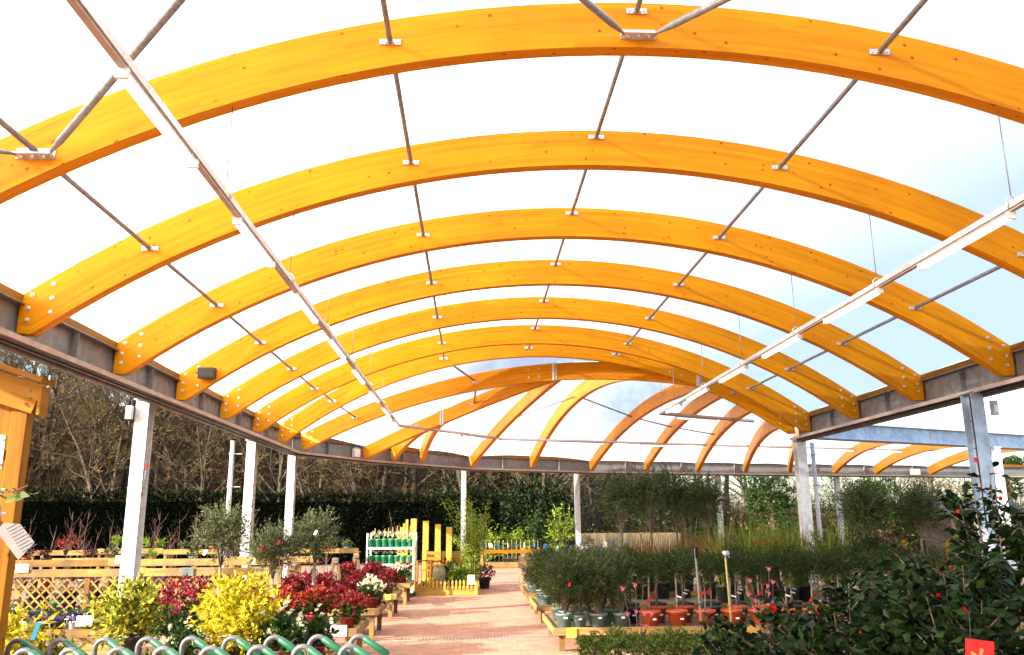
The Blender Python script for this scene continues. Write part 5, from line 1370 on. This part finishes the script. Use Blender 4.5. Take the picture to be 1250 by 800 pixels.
# tall standard olives
for i, (x, y, rr, zc, tt, lb) in enumerate([(3.55, 20.2, .64, 2.2, 1.4, 'tall standard olive, leftmost of the group beside the far column'), (4.22, 20.0, .68, 2.32, 1.4, 'tall standard olive, second from left in the group of four'),
                                           (4.9, 20.3, .68, 2.25, 1.4, 'tall standard olive, third from left in the group of four'), (5.6, 20.0, .62, 2.15, 1.35, 'tall standard olive, rightmost of the group of four'),
                                           (7.55, 16.1, .42, 1.85, 1.4, 'tall standard olive, leftmost of the dark group under the right eave'), (8.1, 17.2, .46, 1.9, 1.4, 'tall standard olive, middle of the dark group under the right eave'), (8.75, 16.3, .42, 1.82, 1.35, 'tall standard olive, rightmost of the dark group under the right eave')]):
    olive(lb, (x, y, 0), (rr*.92, rr*.85, rr*1.15), zc+.04, 670+i, tt, .2, .32, 'olivedark', 430, 12, .07, .017, 'tall standard olives', .3, .028, bark='bark', name='standard_olive')
# tagged roses behind the olive bushes
rd = random.Random(23)
for i in range(16):
    x = 2.0+rd.uniform(0, 2.6); y = 24+rd.uniform(0, 3)
    e = empty('bare_rose', (x, y, 0), 0, 'bare rose bush with a blue or white tag beyond the olive bushes, number %d' % (i+1), 'rose', 'tagged bare roses'); e['label'] = 'bare tagged rose bush beyond the olive bushes, %s from the front' % ORD[i]
    pot(e, .13, .25, M['blackpot']); link('stems', WM[i % 5], e, None, None, (1, 1, .55))
    MB().box((0, -.03, .98+rd.uniform(-.08, .1)), (.1, .004, .17), ry=rd.uniform(-.3, .3)).build('tag', M['bluecard'] if i % 3 == 0 else M['paper'], e)
e = empty('timber_crate', (1.55, 21.4, 0), R(3), 'grey weathered timber crate at the right edge of the path', 'crate')
for i in range(5):
    plank('board', (-.3, -.9, .12+i*.17), (.3, -.9, .12+i*.17), .03, .14, M['oldwood'], e)
    plank('side_board', (-.3, -.88, .12+i*.17), (-.3, .9, .12+i*.17), .03, .14, M['oldwood'], e)
for sx in (-.28, .28): plank('corner_post', (sx, -.86, 0), (sx, -.86, .95), .06, .06, M['oldwood'], e)
e = empty('wooden_planter', (10.5, 19.6, 0), R(-5), 'orange wooden planter box behind the dark standard olives', 'planter')
for i in range(4): plank('board', (-.5, -.3, .1+i*.2), (.5, -.3, .1+i*.2), .03, .19, M['larch'], e)
for sx in (-.5, .5): plank('post', (sx, -.26, 0), (sx, -.26, 1.25), .08, .08, M['larch'], e)

# box plants in the foreground
for i in range(6):
    x = 1.12+i*.235+(.1 if i > 2 else 0); y = 7.95+(.25 if i % 2 else 0)
    shrub('box_plant', 'clipped green box plant in the front row, %s from the path' % ORD[i], (x, y, 0), (.19, .19, .15), M['box'], 700+i, 170, 9, .028, .016, .56, .12, .2, .09, 'box plants in the right foreground', inner=(.2, .95))
# blossom whip and canes
e = empty('blossom_tree', (1.75, 9.2, 0), 0, 'slim pink blossom tree in front of the red pots', 'tree'); pot(e, .13, .25, M['blackpot']); rd = random.Random(31)
mb = MB(); tips = []
for i in range(5):
    a = rd.uniform(0, 6.28); h = rd.uniform(.7, 1.15); p = [(0, 0, .2), (math.cos(a)*.06, math.sin(a)*.06, .5), (math.cos(a)*.16, math.sin(a)*.12, h)]; mb.tube(p, [.007, .006, .003], 5, cap=False); tips += [p[2], tuple(Vector(p[1]).lerp(Vector(p[2]), .5))]
mb.build('stems', M['whip'], e)
bl = crown_mesh('blossom', 710, (0, 0, 0), (.022, .022, .02), 8, .012, 3, .02, .017, M['pink'], 0, 1.4)
for t in tips[:8]: link('blossom', bl, e, t)
def pink_whip(x, y, lb, seed):
    e = empty('blossom_tree', (x, y, 0), 0, lb, 'tree', 'pink blossom trees'); pot(e, .13, .25, M['blackpot']); rd = random.Random(seed); mb = MB()
    for i in range(6):
        a = rd.uniform(0, 6.28); h = rd.uniform(.8, 1.25); p = [(0, 0, .2), (math.cos(a)*.05, math.sin(a)*.05, .6), (math.cos(a)*.2, math.sin(a)*.15, h)]; mb.tube(p, [.007, .006, .003], 5, cap=False)
        for q in (p[2], tuple(Vector(p[1]).lerp(Vector(p[2]), .6))): link('blossom', bl, e, q)
    mb.build('stems', M['whip'], e)
pink_whip(3.05, 8.9, 'pink blossom tree right of the bamboo cane', 41); pink_whip(3.6, 8.6, 'pink blossom tree between the cane and the camellias', 42)
def cane(x, y, h, m_, lb):
    e = empty('plant_cane', (x, y, 0), 0, lb, 'cane', 'plant canes at right'); mb = MB(); mb.tube([(0, 0, .15), (.01, 0, h*.5), (-.01, 0, h)], .011, 8)
    for i in range(4): mb.tube([(0, 0, h*(.2+.22*i)), (0, 0, h*(.2+.22*i)+.012)], .0135, 8)
    mb.build('cane', m_, e); pot(e, .14, .22, M['blackpot']); return e
c = cane(2.37, 9.0, 1.42, M['greencane'], 'grey green cane standing in front of the red pots'); MB().box((0, -.013, 1.38), (.03, .02, .12)).build('top_tie', M['purple'], c)
c = cane(2.66, 8.9, 1.33, M['cane'], 'brown bamboo cane right of the grey green one'); link('bow', np_mesh('bow', *leaf_arrays(np.random.default_rng(2), np.zeros((7, 3)), np.random.default_rng(2).normal(size=(7, 3)), .07, .05), leafmat('bow', [(0, (.4, .38, .5)), (1, (.7, .65, .75))], .2)), c, (0, -.02, 1.36))
shrub('heather', 'russet pink heather in front of the red pots', (2.95, 7.9, 0), (.3, .25, .16), leafmat('heather_leaf', [(0, (.12, .012, .02)), (.5, (.2, .03, .03)), (1, (.07, .09, .02))], .2), 720, 130, 9, .03, .008, .72, .13, .22, .12, 'low plants before the red pots')
shrub('hellebore', 'pale budded leafy hellebore beside the box plants', (2.45, 6.9, 0), (.34, .28, .2), M['midgreen'], 721, 90, 7, .09, .035, .5, .14, .22, .12, 'low plants before the red pots', extra=[('flowers', crown_mesh('flowers', 722, (0, 0, .6), (.3, .24, .12), 16, .03, 4, .04, .035, M['fresh'], .2, 1.3, (.5, 1)))])

# --- camellias in the foreground
cleaf = [leaf_blade(.085, .042, M['camellia'], 'leaf', 4, c_) for c_ in (.1, .22, .3)]
bud = MB(); bud.lathe([(0, 0), (.01, .004), (.014, .014), (.010, .026), (0, .034)], 8); bud_me = bud.mesh('bud', M['scarlet'])
def camellia_flower(seed, r_):
    """two rings of cupped round petals"""
    rd = random.Random(seed); mb = MB()
    for ring, (cnt, tilt, sc) in enumerate(((6, .35, 1.), (5, .8, .8), (3, 1.2, .6))):
        for i in range(cnt):
            Mt = Matrix.Rotation(i*6.283/cnt+ring*.5+rd.uniform(-.15, .15), 4, 'Z') @ Matrix.Rotation(-tilt+rd.uniform(-.15, .15), 4, 'Y') @ Matrix.Scale(sc*r_, 4)
            vs = []
            for u in (0, .35, .7, .95, 1.05):
                w_ = .52*math.sin(min(u+.12, 1.)*2.6)**.8 if u < 1 else .2
                for v in (-1, 0, 1): vs.append(Mt @ Vector((u, v*w_, .28*u*u+.16*abs(v)*w_)))
            mb.add(vs, [(j*3+k, j*3+3+k, j*3+4+k, j*3+1+k) for j in range(4) for k in range(2)], True)
    return mb.mesh('flower', M['scarlet'])
cflo = [camellia_flower(i, .028) for i in range(2)]
def camellia(x, y, h, w_, lb, seed, nleaf=230, nfill=260, flowers=3, buds=5, z0=.35):
    rd = random.Random(seed); e = empty('camellia', (x, y, 0), 0, lb, 'shrub', 'camellias in the right foreground')
    pot(e, .16, .26, M['blackpot'])
    paths = []; ns = 9
    for i in range(ns):
        a = i/ns*6.28+rd.uniform(-.3, .3); r_ = w_*rd.uniform(.45, 1); hh = h*rd.uniform(.72, 1)
        if i == 0: r_ *= .2; hh = h
        p = [Vector((0, 0, .22)), Vector((math.cos(a)*r_*.4, math.sin(a)*r_*.4, .22+(hh-.22)*.45)), Vector((math.cos(a)*r_*.8, math.sin(a)*r_*.8, .22+(hh-.22)*.8)), Vector((math.cos(a)*r_, math.sin(a)*r_, hh))]
        paths.append(p)
        for j in range(3):
            t = rd.uniform(.35, .9); k = min(int(t*3), 2); b = p[k].lerp(p[k+1], t*3-k); a2 = a+rd.uniform(-1.6, 1.6); L = w_*rd.uniform(.3, .6)
            paths.append([b, b+Vector((math.cos(a2)*L*.5, math.sin(a2)*L*.5, L*.3)), b+Vector((math.cos(a2)*L, math.sin(a2)*L, L*.75))])
    mb = MB()
    for p in paths: mb.tube(p, [.008*(1-.7*i/(len(p)-1)) for i in range(len(p))], 5, cap=False)
    mb.build('stems', M['bark'], e)
    def spot():
        p = rd.choice(paths); t = rd.uniform(.25, 1.); n_ = len(p)-1; k = min(int(t*n_), n_-1)
        return p[k].lerp(p[k+1], t*n_-k), (p[k+1]-p[k]).normalized(), t
    for i in range(nleaf):
        b, ax, t = spot()
        if b.z < z0 and rd.random() < .8: b.z = rd.uniform(z0, h*.9)
        a = rd.uniform(0, 6.28); d = (Vector((math.cos(a), math.sin(a), rd.uniform(-.35, .5)))+ax*.4).normalized()
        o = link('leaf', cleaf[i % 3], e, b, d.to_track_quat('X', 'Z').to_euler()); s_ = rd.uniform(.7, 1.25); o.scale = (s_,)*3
        o.rotation_euler.rotate_axis('X', rd.uniform(-.8, .8))
    rng = np.random.default_rng(seed); P = []; D = []
    for i in range(nfill*3):
        b, ax, t = spot(); P.append(tuple(b+Vector((rd.gauss(0, .05), rd.gauss(0, .05), rd.gauss(-.03, .06))))); D.append((rd.gauss(0, 1), rd.gauss(0, 1), rd.gauss(.1, .6)))
    V, F = leaf_arrays(rng, np.array(P), np.array(D), .08, .042, .18)
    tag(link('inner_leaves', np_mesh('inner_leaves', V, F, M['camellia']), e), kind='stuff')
    for i in range(flowers):
        b, ax, t = spot(); link('flower', cflo[i % 2], e, b+Vector((rd.uniform(-.03, .03), -.06, .02)), (R(60), 0, rd.uniform(-.8, .8)))
    for i in range(buds):
        b, ax, t = spot(); link('bud', bud_me, e, b+Vector((rd.uniform(-.03, .03), -.04, .02)), (R(30), rd.uniform(-.5, .5), 0))
camellia(2.08, 6.3, .96, .42, 'low dark camellia nearest the box plants', 801, 240, 330, 0, 3)
camellia(2.42, 5.6, 1.30, .40, 'middle camellia with glossy dark leaves and small pink buds', 802, 280, 380, 1, 5)
camellia(3.25, 6.2, 1.42, .45, 'camellia standing behind the others, under the right eave', 803, 220, 380, 0, 4)
camellia(2.72, 4.75, 1.47, .36, 'largest camellia with bright red flowers at the right', 804, 295, 440, 2, 6)
camellia(3.46, 5.55, 2.05, .26, 'tall slender camellia at the right edge reaching up the column', 805, 290, 330, 0, 2, .6)
camellia(3.0, 4.3, 1.25, .34, 'camellia at the bottom right corner with the red label', 806, 260, 380, 0, 4)
e = empty('plant_label', (2.33, 3.95, 1.08), R(-8), 'large red card label hanging at the bottom right', 'label')
MB().box((0, 0, 0), (.125, .003, .16), ry=.12).build('card', M['red'], e)
fd = MB()
for i in range(5): fd.box((.03*math.cos(i*1.26), -.003, .0+.03*math.sin(i*1.26)), (.028, .002, .014), ry=-i*1.26)
tag(fd.build('emblem', plain('gold_print', (.75, .25, .05), rough=.5), e), kind='stuff')
MB().tube([(-.03, 0, .08), (.0, .05, .2)], .002, 5).build('tie', M['dark'], e)
e = empty('plant_label', (4.05, 6.6, 1.5), R(-25), 'pale blue white card label on the camellia by the column', 'label')
MB().box((0, 0, 0), (.13, .003, .24), ry=-.3).build('card', plain('pale_blue_card', (.55, .6, .75), rough=.6), e); MB().tube([(0, .0, .1), (-.1, .05, .25)], .003, 5).build('tie', M['white'], e)
